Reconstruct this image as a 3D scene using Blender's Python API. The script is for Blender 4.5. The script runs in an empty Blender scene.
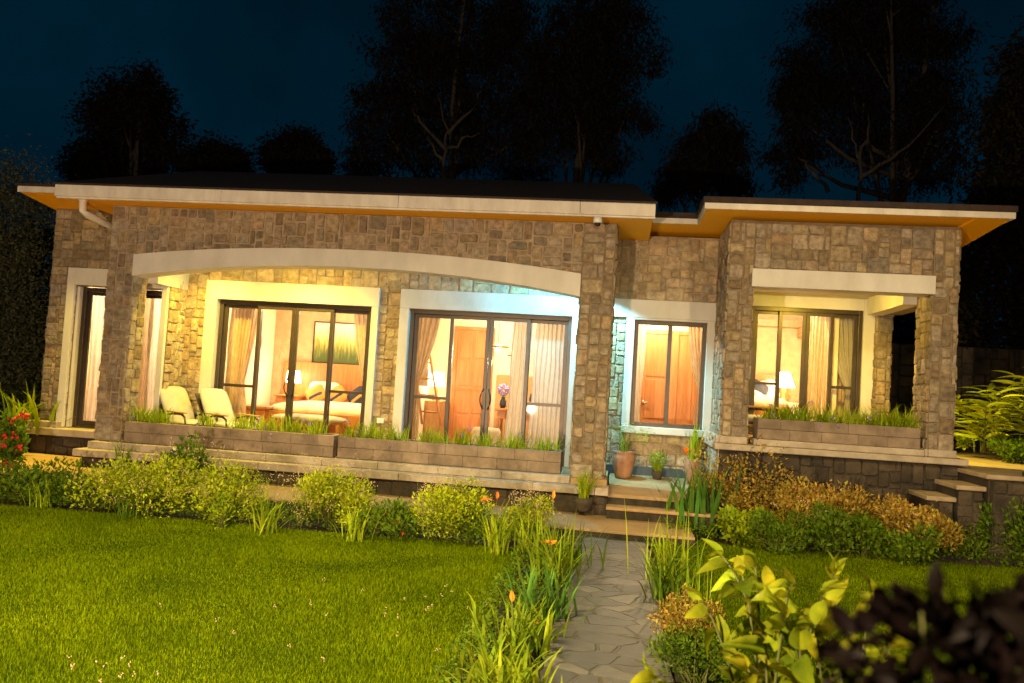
import bpy, math, random
import numpy as np
from mathutils import Vector, Matrix
random.seed(7); RNG = np.random.default_rng(7)
S = bpy.context.scene
COL = S.collection
R = math.radians

# ------------------------------------------------------------------ camera, world, light, exposure
YAW, PITCH, ROLL, FPX = -0.1269, 0.0484, 0.06, 863.0
CAM = np.array([0.0, -11.5, 1.71])
fw = np.array([math.sin(YAW)*math.cos(PITCH), math.cos(YAW)*math.cos(PITCH), math.sin(PITCH)])
rt0 = np.array([math.cos(YAW), -math.sin(YAW), 0.0]); up0 = np.cross(rt0, fw)
rt = math.cos(ROLL)*rt0 + math.sin(ROLL)*up0; up = -math.sin(ROLL)*rt0 + math.cos(ROLL)*up0
cd = bpy.data.cameras.new('camera'); cam = bpy.data.objects.new('camera', cd); COL.objects.link(cam)
cd.sensor_width = 36; cd.lens = FPX/1024*36; cd.clip_end = 2000; cd.clip_start = 0.05
cd.dof.use_dof = True; cd.dof.focus_distance = 7.0; cd.dof.aperture_fstop = 3.2
m = Matrix(((rt[0], up[0], -fw[0], CAM[0]), (rt[1], up[1], -fw[1], CAM[1]), (rt[2], up[2], -fw[2], CAM[2]), (0, 0, 0, 1)))
cam.matrix_world = m; S.camera = cam

def spot(px, py, X=None, Y=None, Z=None):
    """Point of the place seen at a photo pixel, on a plane of known X, Y or Z."""
    d = fw + rt*(px-512)/FPX - up*(py-341.5)/FPX
    t = (X-CAM[0])/d[0] if X is not None else (Y-CAM[1])/d[1] if Y is not None else (Z-CAM[2])/d[2]
    return CAM + t*d

W = bpy.data.worlds.new('World'); S.world = W; W.use_nodes = True
nt = W.node_tree; bg = nt.nodes['Background']
tc = nt.nodes.new('ShaderNodeTexCoord'); nz = nt.nodes.new('ShaderNodeTexNoise'); nz.inputs['Scale'].default_value = 3.2; nz.inputs['Detail'].default_value = 5
cr = nt.nodes.new('ShaderNodeValToRGB')
cr.color_ramp.elements[0].position = .3; cr.color_ramp.elements[0].color = (.0001, .0023, .0050, 1)
cr.color_ramp.elements[1].position = .72; cr.color_ramp.elements[1].color = (.0002, .0078, .0158, 1)
nt.links.new(tc.outputs['Generated'], nz.inputs['Vector']); nt.links.new(nz.outputs['Fac'], cr.inputs['Fac']); nt.links.new(cr.outputs['Color'], bg.inputs['Color'])
bg.inputs['Strength'].default_value = 1.0

def lamp(kind, name, loc, col, watts, size=.06, aim=None, angle=120, blend=.5, parent=None):
    l = bpy.data.lights.new(name, kind); l.color = col; l.energy = watts
    l.shadow_soft_size = size
    o = bpy.data.objects.new(name, l); COL.objects.link(o); o.location = loc
    if kind == 'SPOT':
        l.spot_size = R(angle); l.spot_blend = blend
        o.rotation_euler = (Vector(aim)-Vector(loc)).to_track_quat('-Z', 'Y').to_euler()
    if parent is not None: o.parent = parent; o.matrix_parent_inverse = Matrix.Translation(-Vector(parent.location))
    return o
FLOOD = (1.0, .74, .45)
lamp('SPOT', 'garden_flood_light', (-2.7, -12.6, .95), FLOOD, 2300, .07, (-2.9, 0, 2.4), 104, .5)
lamp('SPOT', 'garden_flood_light', (.3, -12.9, 2.1), FLOOD, 800, .07, (-.6, 0, 2.8), 92, .6)
lamp('SPOT', 'unseen_lawn_light', (-2.7, -7.6, 5.0), (1.0, .80, .34), 1800, .12, (-2.3, -5.2, 0), 112, .9)
lamp('SPOT', 'unseen_lawn_light', (3.3, -6.2, 4.8), (1.0, .78, .36), 620, .12, (2.6, -1.3, .2), 100, .9)  # unseen lamp added to brighten the right lawn and its bed
S.view_settings.view_transform = 'Standard'; S.view_settings.look = 'None'; S.view_settings.gamma = 1
S.view_settings.use_curve_mapping = False; S.view_settings.exposure = 0.8
S.cycles.use_denoising = True; S.cycles.sample_clamp_indirect = 4.0; S.cycles.max_bounces = 6
S.cycles.transparent_max_bounces = 12; S.cycles.caustics_reflective = False; S.cycles.caustics_refractive = False

# ------------------------------------------------------------------ materials
def nodes(name):
    mt = bpy.data.materials.new(name); mt.use_nodes = True
    t = mt.node_tree; return mt, t, t.nodes['Principled BSDF']
def N(t, typ, **kw):
    n = t.nodes.new(typ)
    for k, v in kw.items(): n.inputs[k.replace('_', ' ')].default_value = v
    return n
def mat(name, c1, c2=None, scale=6.0, rough=.7, bump=.15, detail=6, island=0.0, metal=0.0, spec=.4, trans=0.0, pos=(.3, .7), stretch=None, bscale=None, hue=0.0, sat=None):
    """Principled with a noise mix of two colours, a bump, an optional per-piece brightness change."""
    mt, t, b = nodes(name); L = t.links
    c2 = c2 or tuple(x*.72 for x in c1)
    tc = N(t, 'ShaderNodeTexCoord'); vec = tc.outputs['Object']
    if stretch:
        mp = N(t, 'ShaderNodeMapping', Scale=stretch); L.new(vec, mp.inputs['Vector']); vec = mp.outputs['Vector']
    nz = N(t, 'ShaderNodeTexNoise', Scale=scale, Detail=detail, Roughness=.62); L.new(vec, nz.inputs['Vector'])
    rp = N(t, 'ShaderNodeValToRGB'); e = rp.color_ramp.elements
    e[0].position, e[1].position = pos; e[0].color = (*c2, 1); e[1].color = (*c1, 1)
    L.new(nz.outputs['Fac'], rp.inputs['Fac']); out = rp.outputs['Color']
    if island:
        g = N(t, 'ShaderNodeNewGeometry'); h = N(t, 'ShaderNodeHueSaturation')
        mr = N(t, 'ShaderNodeMapRange'); mr.inputs['To Min'].default_value = 1-island; mr.inputs['To Max'].default_value = 1+island
        L.new(g.outputs['Random Per Island'], mr.inputs['Value']); L.new(mr.outputs['Result'], h.inputs['Value'])
        if hue:
            mh = N(t, 'ShaderNodeMath'); mh.operation = 'MULTIPLY'; mh.inputs[1].default_value = 7.31
            fr = N(t, 'ShaderNodeMath'); fr.operation = 'FRACT'
            m2 = N(t, 'ShaderNodeMapRange'); m2.inputs['To Min'].default_value = .5-hue; m2.inputs['To Max'].default_value = .5+hue
            L.new(g.outputs['Random Per Island'], mh.inputs[0]); L.new(mh.outputs[0], fr.inputs[0]); L.new(fr.outputs[0], m2.inputs['Value']); L.new(m2.outputs['Result'], h.inputs['Hue'])
        if sat:
            m5 = N(t, 'ShaderNodeMath'); m5.operation = 'MULTIPLY'; m5.inputs[1].default_value = 23.7; f5 = N(t, 'ShaderNodeMath'); f5.operation = 'FRACT'; m6 = N(t, 'ShaderNodeMapRange'); m6.inputs['To Min'].default_value, m6.inputs['To Max'].default_value = sat
            L.new(g.outputs['Random Per Island'], m5.inputs[0]); L.new(m5.outputs[0], f5.inputs[0]); L.new(f5.outputs[0], m6.inputs['Value']); L.new(m6.outputs['Result'], h.inputs['Saturation'])
        L.new(out, h.inputs['Color']); out = h.outputs['Color']
    L.new(out, b.inputs['Base Color'])
    b.inputs['Roughness'].default_value = rough; b.inputs['Metallic'].default_value = metal
    b.inputs['Specular IOR Level'].default_value = spec
    if bump:
        n2 = N(t, 'ShaderNodeTexNoise', Scale=bscale or scale*5, Detail=5); L.new(vec, n2.inputs['Vector'])
        bp = N(t, 'ShaderNodeBump', Strength=bump, Distance=.02); L.new(n2.outputs['Fac'], bp.inputs['Height']); L.new(bp.outputs['Normal'], b.inputs['Normal'])
    if trans:
        tr = N(t, 'ShaderNodeBsdfTranslucent'); mx = N(t, 'ShaderNodeMixShader'); mx.inputs[0].default_value = trans
        L.new(out, tr.inputs['Color']); L.new(b.outputs[0], mx.inputs[1]); L.new(tr.outputs[0], mx.inputs[2])
        L.new(mx.outputs[0], t.nodes['Material Output'].inputs['Surface'])
    return mt
def emit(name, col, strength):
    mt, t, b = nodes(name); b.inputs['Base Color'].default_value = (*col, 1)
    b.inputs['Emission Color'].default_value = (*col, 1); b.inputs['Emission Strength'].default_value = strength
    return mt
def glass(name, tint=(1, .98, .95), refl=.06):
    mt, t, b = nodes(name); L = t.links
    tr = N(t, 'ShaderNodeBsdfTransparent', Color=(*tint, 1)); gl = N(t, 'ShaderNodeBsdfGlossy', Roughness=.02)
    fr = N(t, 'ShaderNodeLayerWeight', Blend=.12); mu = N(t, 'ShaderNodeMath'); mu.operation = 'MULTIPLY_ADD'; mu.inputs[1].default_value = .5; mu.inputs[2].default_value = refl*.5
    mx = N(t, 'ShaderNodeMixShader'); L.new(fr.outputs['Fresnel'], mu.inputs[0]); L.new(mu.outputs[0], mx.inputs[0])
    L.new(tr.outputs[0], mx.inputs[1]); L.new(gl.outputs[0], mx.inputs[2]); L.new(mx.outputs[0], t.nodes['Material Output'].inputs['Surface'])
    return mt
M = {}
M['stone'] = mat('rough_stone', (.34, .25, .155), (.115, .080, .046), 13, .88, 1.0, 12, island=.34, hue=.008, sat=(.72, 1.12), bscale=30, pos=(.28, .68))
M['litstone'] = mat('lit_inner_stone', (.46, .34, .20), (.20, .14, .075), 13, .88, 1.0, 12, island=.26, hue=.008, sat=(.8, 1.1), bscale=30, pos=(.28, .68))  # lighter copy of the stone, makes the loggia walls look brightly lit
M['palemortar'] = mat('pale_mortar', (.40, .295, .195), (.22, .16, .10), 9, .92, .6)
M['mortar'] = mat('mortar', (.25, .18, .11), (.13, .092, .056), 9, .92, .6)
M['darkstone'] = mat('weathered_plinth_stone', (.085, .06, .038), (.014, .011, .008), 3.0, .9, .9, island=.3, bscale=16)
M['darkmortar'] = mat('weathered_shade_mortar', (.055, .041, .028), (.016, .012, .009), 4, .92, .7)  # also put on the risers and walkway front as shade
M['block'] = mat('planter_block', (.31, .225, .16), (.13, .092, .064), 3.2, .85, .45, island=.16)
M['white'] = mat('white_plaster', (.61, .565, .515), (.49, .45, .395), 1.7, .7, .12, 12, pos=(.30, .62), stretch=(1.6, 1.6, .8))
M['coping'] = mat('limestone_coping', (.46, .38, .30), (.27, .21, .15), 4.5, .8, .3)
M['fascia'] = mat('fascia_paint', (.70, .63, .55), (.52, .45, .38), 2.4, .5, .08, 12, stretch=(2.5, 1, 1))
M['soffit'] = mat('varnished_soffit_board', (.95, .44, .012), (.90, .38, .008), 5, .5, .1, stretch=(.6, 8, 8), spec=.1)
M['tile'] = mat('roof_tile', (.045, .022, .015), (.018, .011, .009), 9, .8, .4)
M['bronze'] = mat('bronze_aluminium', (.075, .055, .042), (.055, .04, .03), 4, .38, .02, metal=.5)
M['glass'] = glass('window_glass')
M['plaster'] = mat('cream_interior_plaster', (.74, .65, .46), (.63, .54, .36), 2.0, .8, .1)
M['ochre'] = mat('ochre_textured_plaster', (.52, .36, .19), (.40, .26, .13), 7, .85, .5)
M['wood'] = mat('red_brown_wood', (.50, .21, .065), (.34, .125, .035), 3, .42, .08, stretch=(9, 9, .8))
M['palewood'] = mat('pale_wood', (.46, .25, .10), (.32, .16, .06), 4, .5, .08, stretch=(6, 6, 1))
M['tilefloor'] = mat('terracotta_floor', (.42, .21, .09), (.32, .15, .06), 3, .35, .05)
M['curtain'] = mat('linen_curtain', (.62, .47, .31), (.5, .36, .22), 12, .9, .1, trans=.3)
M['sheer'] = mat('sheer_curtain', (.66, .60, .52), (.58, .52, .44), 12, .9, .05, trans=.5)
M['linen'] = mat('white_linen', (.78, .66, .52), (.68, .56, .42), 5, .9, .15)
M['cushion'] = mat('cream_cushion', (.44, .41, .38), (.36, .33, .30), 8, .9, .2)
M['orangecush'] = mat('orange_striped_pillow', (.62, .30, .07), (.5, .22, .04), 8, .9, .1)
M['navy'] = mat('navy_cloth', (.035, .04, .06), (.02, .02, .03), 8, .9, .1)
M['teal'] = mat('blue_baseboard_tile', (.035, .06, .075), (.02, .035, .045), 4, .5, .05)
M['terracotta'] = mat('terracotta_pot_clay', (.42, .20, .11), (.24, .12, .075), 6, .85, .3)
M['concrete'] = mat('paving_concrete', (.42, .27, .125), (.24, .155, .07), 1.7, .82, .25, detail=9)
M['step'] = mat('step_stone', (.27, .20, .14), (.13, .095, .065), 4, .8, .35, 9)
M['treads'] = mat('pale_step_stone', (.42, .32, .21), (.24, .17, .10), 4, .8, .35, 9)  # paler stone for the garden step treads
M['soil'] = mat('dark_soil', (.035, .024, .014), (.014, .010, .006), 9, .95, 1.0)
M['turf'] = mat('turf_base', (.04, .06, .003), (.02, .035, .002), 3, .95, .8, spec=.0)
M['bark'] = mat('pale_bark', (.12, .095, .07), (.03, .025, .02), 5, .85, .5, stretch=(3, 3, .6))
M['stem'] = mat('plant_stem', (.10, .12, .02), (.07, .07, .015), 8, .7, .1)
M['dark'] = mat('black_plastic', (.02, .02, .02), None, 5, .4, .02)
M['soft_white'] = mat('white_plastic', (.78, .76, .72), None, 5, .4, .02)
M['chrome'] = mat('satin_metal', (.6, .55, .5), None, 5, .25, .02, metal=.9)
def leafmat(name, a, b, island=.3, hue=.02, trans=.3, rough=.5, scale=3.0):
    return mat(name, a, b, scale, rough, 0, 3, island=island, trans=trans, hue=hue, spec=.04)
M['grass'] = leafmat('lawn_blade', (.185, .25, .001), (.10, .155, .0008), .5, .018, .3, .6, .9)
M['airy'] = leafmat('fine_yellow_green_leaf', (.46, .50, .022), (.24, .30, .012), .35, .02, .3)
M['broad'] = leafmat('broad_green_leaf', (.14, .21, .014), (.08, .14, .010), .3)
M['low'] = leafmat('dark_green_leaf', (.13, .20, .012), (.065, .12, .008), .35)
M['strap'] = leafmat('strap_leaf', (.36, .43, .018), (.19, .27, .010), .3)
M['bluestrap'] = leafmat('cool_green_leaf', (.11, .23, .03), (.07, .16, .02), .3)
M['rusty'] = leafmat('rusty_leaf', (.52, .34, .06), (.28, .20, .035), .4, .03)
M['fore'] = leafmat('glossy_lime_leaf', (.33, .35, .012), (.14, .19, .010), .45, .025, .35, .38, 14)
M['lily'] = leafmat('lily_leaf', (.27, .34, .015), (.13, .20, .010), .4, .02)
M['shaded'] = leafmat('shaded_leaf', (.004, .002, .0018), (.0025, .002, .0016), .4, .03, .15, .5)  # near black leaf colour carries the shade over the corner bush
M['ginger'] = leafmat('ginger_leaf', (.42, .46, .025), (.24, .29, .015), .3, .015, .25, .45)
M['treeleaf'] = leafmat('night_tree_leaf', (.036, .030, .012), (.016, .014, .006), .4, .03, .2)
M['sidetree'] = leafmat('silvery_tree_leaf', (.10, .10, .05), (.05, .055, .024), .4, .03, .2)
M['red'] = mat('red_petal', (.62, .03, .02), (.45, .02, .015), 5, .6, 0)
M['orange'] = mat('orange_petal', (.80, .25, .015), (.7, .16, .01), 5, .6, 0)
M['purple'] = mat('lilac_petal', (.38, .27, .62), (.28, .18, .5), 5, .6, 0)
M['whitepetal'] = mat('white_petal', (.75, .68, .50), None, 5, .6, 0)
M['clover'] = mat('pale_clover', (.55, .38, .22), None, 5, .7, 0)

# ------------------------------------------------------------------ object helpers
def tag(o, label, cat, group=None):
    o['label'] = label; o['category'] = cat
    if group: o['group'] = group
    return o
def thing(name, loc, label, cat, group=None):
    o = bpy.data.objects.new(name, None); COL.objects.link(o); o.location = loc; o.empty_display_size = .2
    return tag(o, label, cat, group)
def link(o, parent=None):
    COL.objects.link(o)
    if parent is not None:
        o.parent = parent
        if parent.type == 'EMPTY': o.matrix_parent_inverse = Matrix.Translation(-Vector(parent.location))
    return o
class MB:
    """Collects faces for ONE mesh object, in world coordinates."""
    def __init__(s): s.v = []; s.f = []; s.m = []
    def add(s, vs, fs, mi=0):
        n = len(s.v); s.v += [tuple(map(float, p)) for p in vs]; s.f += [[i+n for i in f] for f in fs]; s.m += [mi]*len(fs); return s
    def box(s, x0, x1, y0, y1, z0, z1, mi=0):
        return s.add([(x0, y0, z0), (x1, y0, z0), (x1, y1, z0), (x0, y1, z0), (x0, y0, z1), (x1, y0, z1), (x1, y1, z1), (x0, y1, z1)],
              [(3, 2, 1, 0), (4, 5, 6, 7), (0, 1, 5, 4), (1, 2, 6, 5), (2, 3, 7, 6), (3, 0, 4, 7)], mi)
    def prism(s, poly, axis, a, b, mi=0):
        """Polygon of 2D points extruded along axis 'x','y' or 'z' from a to b."""
        def P(p, c): return {'x': (c, p[0], p[1]), 'y': (p[0], c, p[1]), 'z': (p[0], p[1], c)}[axis]
        n = len(poly); vs = [P(p, a) for p in poly]+[P(p, b) for p in poly]
        fs = [list(range(n))[::-1], list(range(n, 2*n))]+[(i, (i+1) % n, (i+1) % n+n, i+n) for i in range(n)]
        return s.add(vs, fs, mi)
    def tube(s, pts, rad, n=6, mi=0):
        pts = [np.array(p, float) for p in pts]; rad = rad if hasattr(rad, '__len__') else [rad]*len(pts)
        vs = []
        for i, p in enumerate(pts):
            d = pts[min(i+1, len(pts)-1)]-pts[max(i-1, 0)]; d = d/(np.linalg.norm(d)+1e-9)
            a = np.cross(d, (0, 0, 1) if abs(d[2]) < .9 else (1, 0, 0)); a /= np.linalg.norm(a); b = np.cross(d, a)
            vs += [p+rad[i]*(math.cos(2*math.pi*k/n)*a+math.sin(2*math.pi*k/n)*b) for k in range(n)]
        fs = [(i*n+k, i*n+(k+1) % n, (i+1)*n+(k+1) % n, (i+1)*n+k) for i in range(len(pts)-1) for k in range(n)]
        fs += [list(range(n))[::-1], list(range(len(vs)-n, len(vs)))]
        return s.add(vs, fs, mi)
    def lathe(s, prof, c, n=20, mi=0):
        vs = [(c[0]+r*math.cos(2*math.pi*k/n), c[1]+r*math.sin(2*math.pi*k/n), c[2]+z) for r, z in prof for k in range(n)]
        fs = [(i*n+k, i*n+(k+1) % n, (i+1)*n+(k+1) % n, (i+1)*n+k) for i in range(len(prof)-1) for k in range(n)]
        fs += [list(range(n))[::-1], list(range(len(vs)-n, len(vs)))]
        return s.add(vs, fs, mi)
    def pillow(s, c, ax, ay, az, sx, sy, sz, mi=0, n=10):
        """Soft cushion: superellipsoid on three axes."""
        ax, ay, az = [np.array(a, float) for a in (ax, ay, az)]; c = np.array(c, float); vs = []
        sp = lambda x, e: math.copysign(abs(x)**e, x)
        for i in range(n+1):
            u = -math.pi/2+math.pi*i/n
            for k in range(2*n):
                w = math.pi*k/n
                vs.append(c+ax*sx*sp(math.cos(u), .75)*sp(math.cos(w), .38)+ay*sy*sp(math.cos(u), .75)*sp(math.sin(w), .38)+az*sz*sp(math.sin(u), .9))
        fs = [(i*2*n+k, i*2*n+(k+1) % (2*n), (i+1)*2*n+(k+1) % (2*n), (i+1)*2*n+k) for i in range(n) for k in range(2*n)]
        return s.add(vs, fs, mi)
    def build(s, name, mats, parent=None, smooth=False, bevel=0):
        me = bpy.data.meshes.new(name); me.from_pydata(s.v, [], s.f)
        for x in (mats if isinstance(mats, (list, tuple)) else [mats]): me.materials.append(x)
        me.polygons.foreach_set('material_index', s.m)
        if smooth: me.polygons.foreach_set('use_smooth', [True]*len(s.f))
        me.update(); o = bpy.data.objects.new(name, me); link(o, parent)
        if bevel:
            b = o.modifiers.new('bevel', 'BEVEL'); b.width = bevel; b.segments = 2; b.limit_method = 'ANGLE'
        return o
def structure(o): o['kind'] = 'structure'; return o

def stones(mb, O, U, V, Nn, w, h, keep=None, cell=.068, gap=.0055, depth=(.008, .024), mi=0, big=(2, 4, 2, 3)):
    """Squared rubble laid on a w x h face: every stone a chamfered block with a rough face."""
    O, U, V, Nn = [np.array(a, float) for a in (O, U, V, Nn)]
    nu, nv = max(1, round(w/cell)), max(1, round(h/cell)); cu, cv = w/nu, h/nv
    occ = np.zeros((nu, nv), bool)
    for j in range(nv):
        for i in range(nu):
            if occ[i, j]: continue
            bw, bh = random.randint(big[0], big[1]), random.randint(big[2], big[3])
            if random.random() < .14: bw, bh = 2, random.randint(1, 2)
            a = 0
            while a < bw and i+a < nu and not occ[i+a, j]: a += 1
            bw = a; bh = min(bh, nv-j)
            if nu-i-bw == 1 and bw > 2: bw -= 1
            if nv-j-bh == 1: bh += 1
            occ[i:i+bw, j:j+bh] = True
            u0, u1, v0, v1 = i*cu, (i+bw)*cu, j*cv, (j+bh)*cv
            if keep:
                r = keep(u0, u1, v0, v1)
                if not r: continue
                u0, u1, v0, v1 = r
            g = gap*random.uniform(.5, 1.7); jt = lambda k=.007: random.uniform(-k, k)
            u0 += g; v0 += g; u1 -= g; v1 -= g
            if u1-u0 < .03 or v1-v0 < .03: continue
            c = min(u1-u0, v1-v0)*random.uniform(.05, .17)
            ring = [(u0+c, v0), (u1-c, v0), (u1, v0+c), (u1, v1-c), (u1-c, v1), (u0+c, v1), (u0, v1-c), (u0, v0+c)]
            ring = [(a+jt(), b+jt()) for a, b in ring]; mu, mv = (u0+u1)/2, (v0+v1)/2
            d = random.uniform(*depth); tu, tv = jt(.012), jt(.012); vs = []
            for sc, dd in ((1, 0), (.975, d*.65), (.87, d)):
                for a, b in ring:
                    vs.append(O+U*(mu+(a-mu)*sc)+V*(mv+(b-mv)*sc)+Nn*(dd+(tu*(a-mu)/(u1-u0)+tv*(b-mv)/(v1-v0) if dd else 0)+(jt(.003) if dd else 0)))
            vs.append(O+U*(mu+jt(.02))+V*(mv+jt(.02))+Nn*(d+random.uniform(.0, .006)))
            fs = [(k, (k+1) % 8, (k+1) % 8+8, k+8) for k in range(8)]+[(k+8, (k+1) % 8+8, (k+1) % 8+16, k+16) for k in range(8)]+[(k+16, (k+1) % 8+16, 24) for k in range(8)]
            mb.add(vs, fs, mi)
X3, Y3, Z3 = (1, 0, 0), (0, 1, 0), (0, 0, 1)
def face_front(mb, x0, x1, y, z0, z1, **k): stones(mb, (x0, y, z0), X3, Z3, (0, -1, 0), x1-x0, z1-z0, **k)
def face_right(mb, x, y0, y1, z0, z1, **k): stones(mb, (x, y0, z0), Y3, Z3, (1, 0, 0), y1-y0, z1-z0, **k)
def face_left(mb, x, y0, y1, z0, z1, **k): stones(mb, (x, y1, z0), (0, -1, 0), Z3, (-1, 0, 0), y1-y0, z1-z0, **k)
def curtain(name, top, bot, z0, z1, y, mt, folds=9, amp=.035, tie=None, parent=None):
    """Pleated cloth; top/bot = x ranges; tie = (z, x0, x1) where it is gathered."""
    mb = MB(); nu, nv = folds*8, 26; vs = []; ph = random.uniform(0, 6)
    for j in range(nv+1):
        z = z0+(z1-z0)*j/nv
        if tie:
            if z >= tie[0]: t = (z-tie[0])/(z1-tie[0]); e = t**.75; a = tie[1]+(top[0]-tie[1])*e; b = tie[2]+(top[1]-tie[2])*e
            else: t = min(1, (tie[0]-z)/.5); e = t*t*(3-2*t); a = tie[1]+(bot[0]-tie[1])*e; b = tie[2]+(bot[1]-tie[2])*e
        else: t = j/nv; a = bot[0]+(top[0]-bot[0])*t; b = bot[1]+(top[1]-bot[1])*t
        for i in range(nu+1):
            u = i/nu; w = math.sin(u*folds*2*math.pi+ph+.5*math.sin(3*u+z))
            vs.append((a+(b-a)*u+.008*math.sin(5*z+9*u), y+amp*w*(.75+.25*math.sin(7*u+1.3*z))*min(1, (b-a)/.5+.3), z))
    k = nu+1
    mb.add(vs, [(j*k+i, j*k+i+1, (j+1)*k+i+1, (j+1)*k+i) for j in range(nv) for i in range(nu)])
    return mb.build(name, mt, parent, smooth=True)

# fast builder for leaves
class LB:
    def __init__(s): s.V = []; s.L = []; s.T = []; s.M = []; s.n = 0
    def add(s, V, F, mi=0):
        """V (n,k,3) copies of a template, F list of index tuples into k."""
        V = np.asarray(V, float); n, k, _ = V.shape
        s.V.append(V.reshape(-1, 3))
        base = (np.arange(n)*k+s.n)[:, None]
        tot = np.array([len(f) for f in F]); flat = np.concatenate([np.array(f) for f in F])
        s.L.append((base+flat[None]).reshape(-1)); s.T.append(np.tile(tot, n)); s.M.append(np.full(n*len(F), mi)); s.n += n*k
    def build(s, name, mats, parent=None, smooth=True):
        V = np.concatenate(s.V); L = np.concatenate(s.L); T = np.concatenate(s.T); Mi = np.concatenate(s.M)
        me = bpy.data.meshes.new(name); me.vertices.add(len(V)); me.vertices.foreach_set('co', V.astype(np.float32).ravel())
        me.loops.add(len(L)); me.loops.foreach_set('vertex_index', L.astype(np.int32))
        me.polygons.add(len(T)); me.polygons.foreach_set('loop_start', np.concatenate([[0], np.cumsum(T)[:-1]]).astype(np.int32))
        for x in (mats if isinstance(mats, (list, tuple)) else [mats]): me.materials.append(x)
        me.polygons.foreach_set('material_index', Mi.astype(np.int32))
        me.update(calc_edges=True); me.validate()
        if smooth: me.polygons.foreach_set('use_smooth', [True]*len(me.polygons))
        o = bpy.data.objects.new(name, me); return link(o, parent)
def unit(v): return v/(np.linalg.norm(v, axis=-1, keepdims=True)+1e-9)
def rdir(n, zlo=-1, zhi=1):
    z = RNG.uniform(zlo, zhi, n); a = RNG.uniform(0, 2*np.pi, n); r = np.sqrt(np.maximum(0, 1-z*z))
    return np.stack([r*np.cos(a), r*np.sin(a), z], 1)
OVAL_F = [(0, 3, 1), (0, 2, 3), (1, 3, 4), (3, 2, 4)]
def oval(w=.4, fold=.1, droop=.12): return np.array([(0, 0, 0), (-w/2, .45, fold), (w/2, .45, fold), (0, .5, 0), (0, 1, -droop)])
def big_leaf(w=.42, fold=.10, droop=.3, nr=7):
    vs = []
    for i in range(nr+1):
        t = i/nr; hw = w/2*(math.sin(math.pi*t**.8)**.8 if 0 < t < 1 else .0)+.004; z = -droop*t*t
        vs += [(-hw, t, z+fold*hw/w*2), (-hw*.5, t, z+fold*.4*hw/w*2), (0, t, z), (hw*.5, t, z+fold*.4*hw/w*2), (hw, t, z+fold*hw/w*2)]
    return np.array(vs), [(i*5+k, i*5+k+1, (i+1)*5+k+1, (i+1)*5+k) for i in range(nr) for k in range(4)]
def place(tmpl, pos, d, size, face_up=.6):
    """Copies of a leaf template at pos, pointing along d, faces tending upward."""
    d = unit(d); n = len(pos)
    nrm = RNG.normal(size=(n, 3)); nrm[:, 2] += face_up*3; nrm -= d*(nrm*d).sum(1, keepdims=True); nrm = unit(nrm)
    x = np.cross(d, nrm); Rm = np.stack([x, d, nrm], 2)
    return np.einsum('nij,kj->nki', Rm, tmpl)*np.asarray(size).reshape(-1, 1, 1)+pos[:, None, :]
def straps(pos, L, wd, lean=(.1, .6), droop=1.0, seg=5, az=None, taper=1.0):
    """Strap-shaped blades rising from pos and arching outward: (n,2*(seg+1),3)."""
    n = len(pos); L = np.broadcast_to(L, n); wd = np.broadcast_to(wd, n)
    az = RNG.uniform(0, 2*np.pi, n) if az is None else az
    th = RNG.uniform(*lean, n); dr = droop*RNG.uniform(.5, 1.4, n)
    hd = np.stack([np.cos(az), np.sin(az), np.zeros(n)], 1); sd = np.stack([-np.sin(az), np.cos(az), np.zeros(n)], 1)
    p = pos.copy(); rows = []
    for i in range(seg+1):
        t = i/seg; w = wd*(1-t**2.2*taper)*(.6+.4*min(1, t*4)); w = np.maximum(w, wd*.05)
        rows += [p-sd*w[:, None]/2, p+sd*w[:, None]/2]
        a = th+dr*t*t
        p = p+(hd*np.sin(a)[:, None]+np.array([0, 0, 1])*np.cos(a)[:, None])*(L/seg)[:, None]
    V = np.stack(rows, 1)
    return V, [(2*i, 2*i+1, 2*i+3, 2*i+2) for i in range(seg)]
def ball(lb, pos, r, mi=0):
    """Small petals clusters: little octahedra."""
    t = np.array([(1, 0, 0), (-1, 0, 0), (0, 1, 0), (0, -1, 0), (0, 0, 1), (0, 0, -1)])*1.0
    F = [(0, 2, 4), (2, 1, 4), (1, 3, 4), (3, 0, 4), (2, 0, 5), (1, 2, 5), (3, 1, 5), (0, 3, 5)]
    r = np.broadcast_to(r, len(pos)).reshape(-1, 1, 1)
    lb.add(t[None]*r*RNG.uniform(.7, 1.2, (len(pos), 6, 1))+pos[:, None, :], F, mi)

# ------------------------------------------------------------------ the ground, lawn sheet, paths
g = MB(); g.add([(-400, -200, -.03), (400, -200, -.03), (400, 600, -.03), (-400, 600, -.03)], [(0, 1, 2, 3)])
structure(g.build('ground', M['soil']))
PL, PR = -.38, .40                                        # the path's edges
def wobble(a, b, n, amp): return [a+(b-a)*i/n for i in range(n+1)], [random.uniform(-amp, amp) for _ in range(n+1)]
def turf(name, x0, x1, y0, y1):
    mb = MB(); n = 24; mb.add([(x0+(x1-x0)*i/n, y0+(y1-y0)*j/n, random.uniform(-.006, .008)) for j in range(n+1) for i in range(n+1)],
        [(j*(n+1)+i, j*(n+1)+i+1, (j+1)*(n+1)+i+1, (j+1)*(n+1)+i) for j in range(n) for i in range(n)]); return structure(mb.build(name, M['turf'], smooth=True))
turf('lawn_ground', -13, -.95, -12, -2.45); turf('lawn_ground', .55, 6.5, -12, -1.1)
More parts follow.
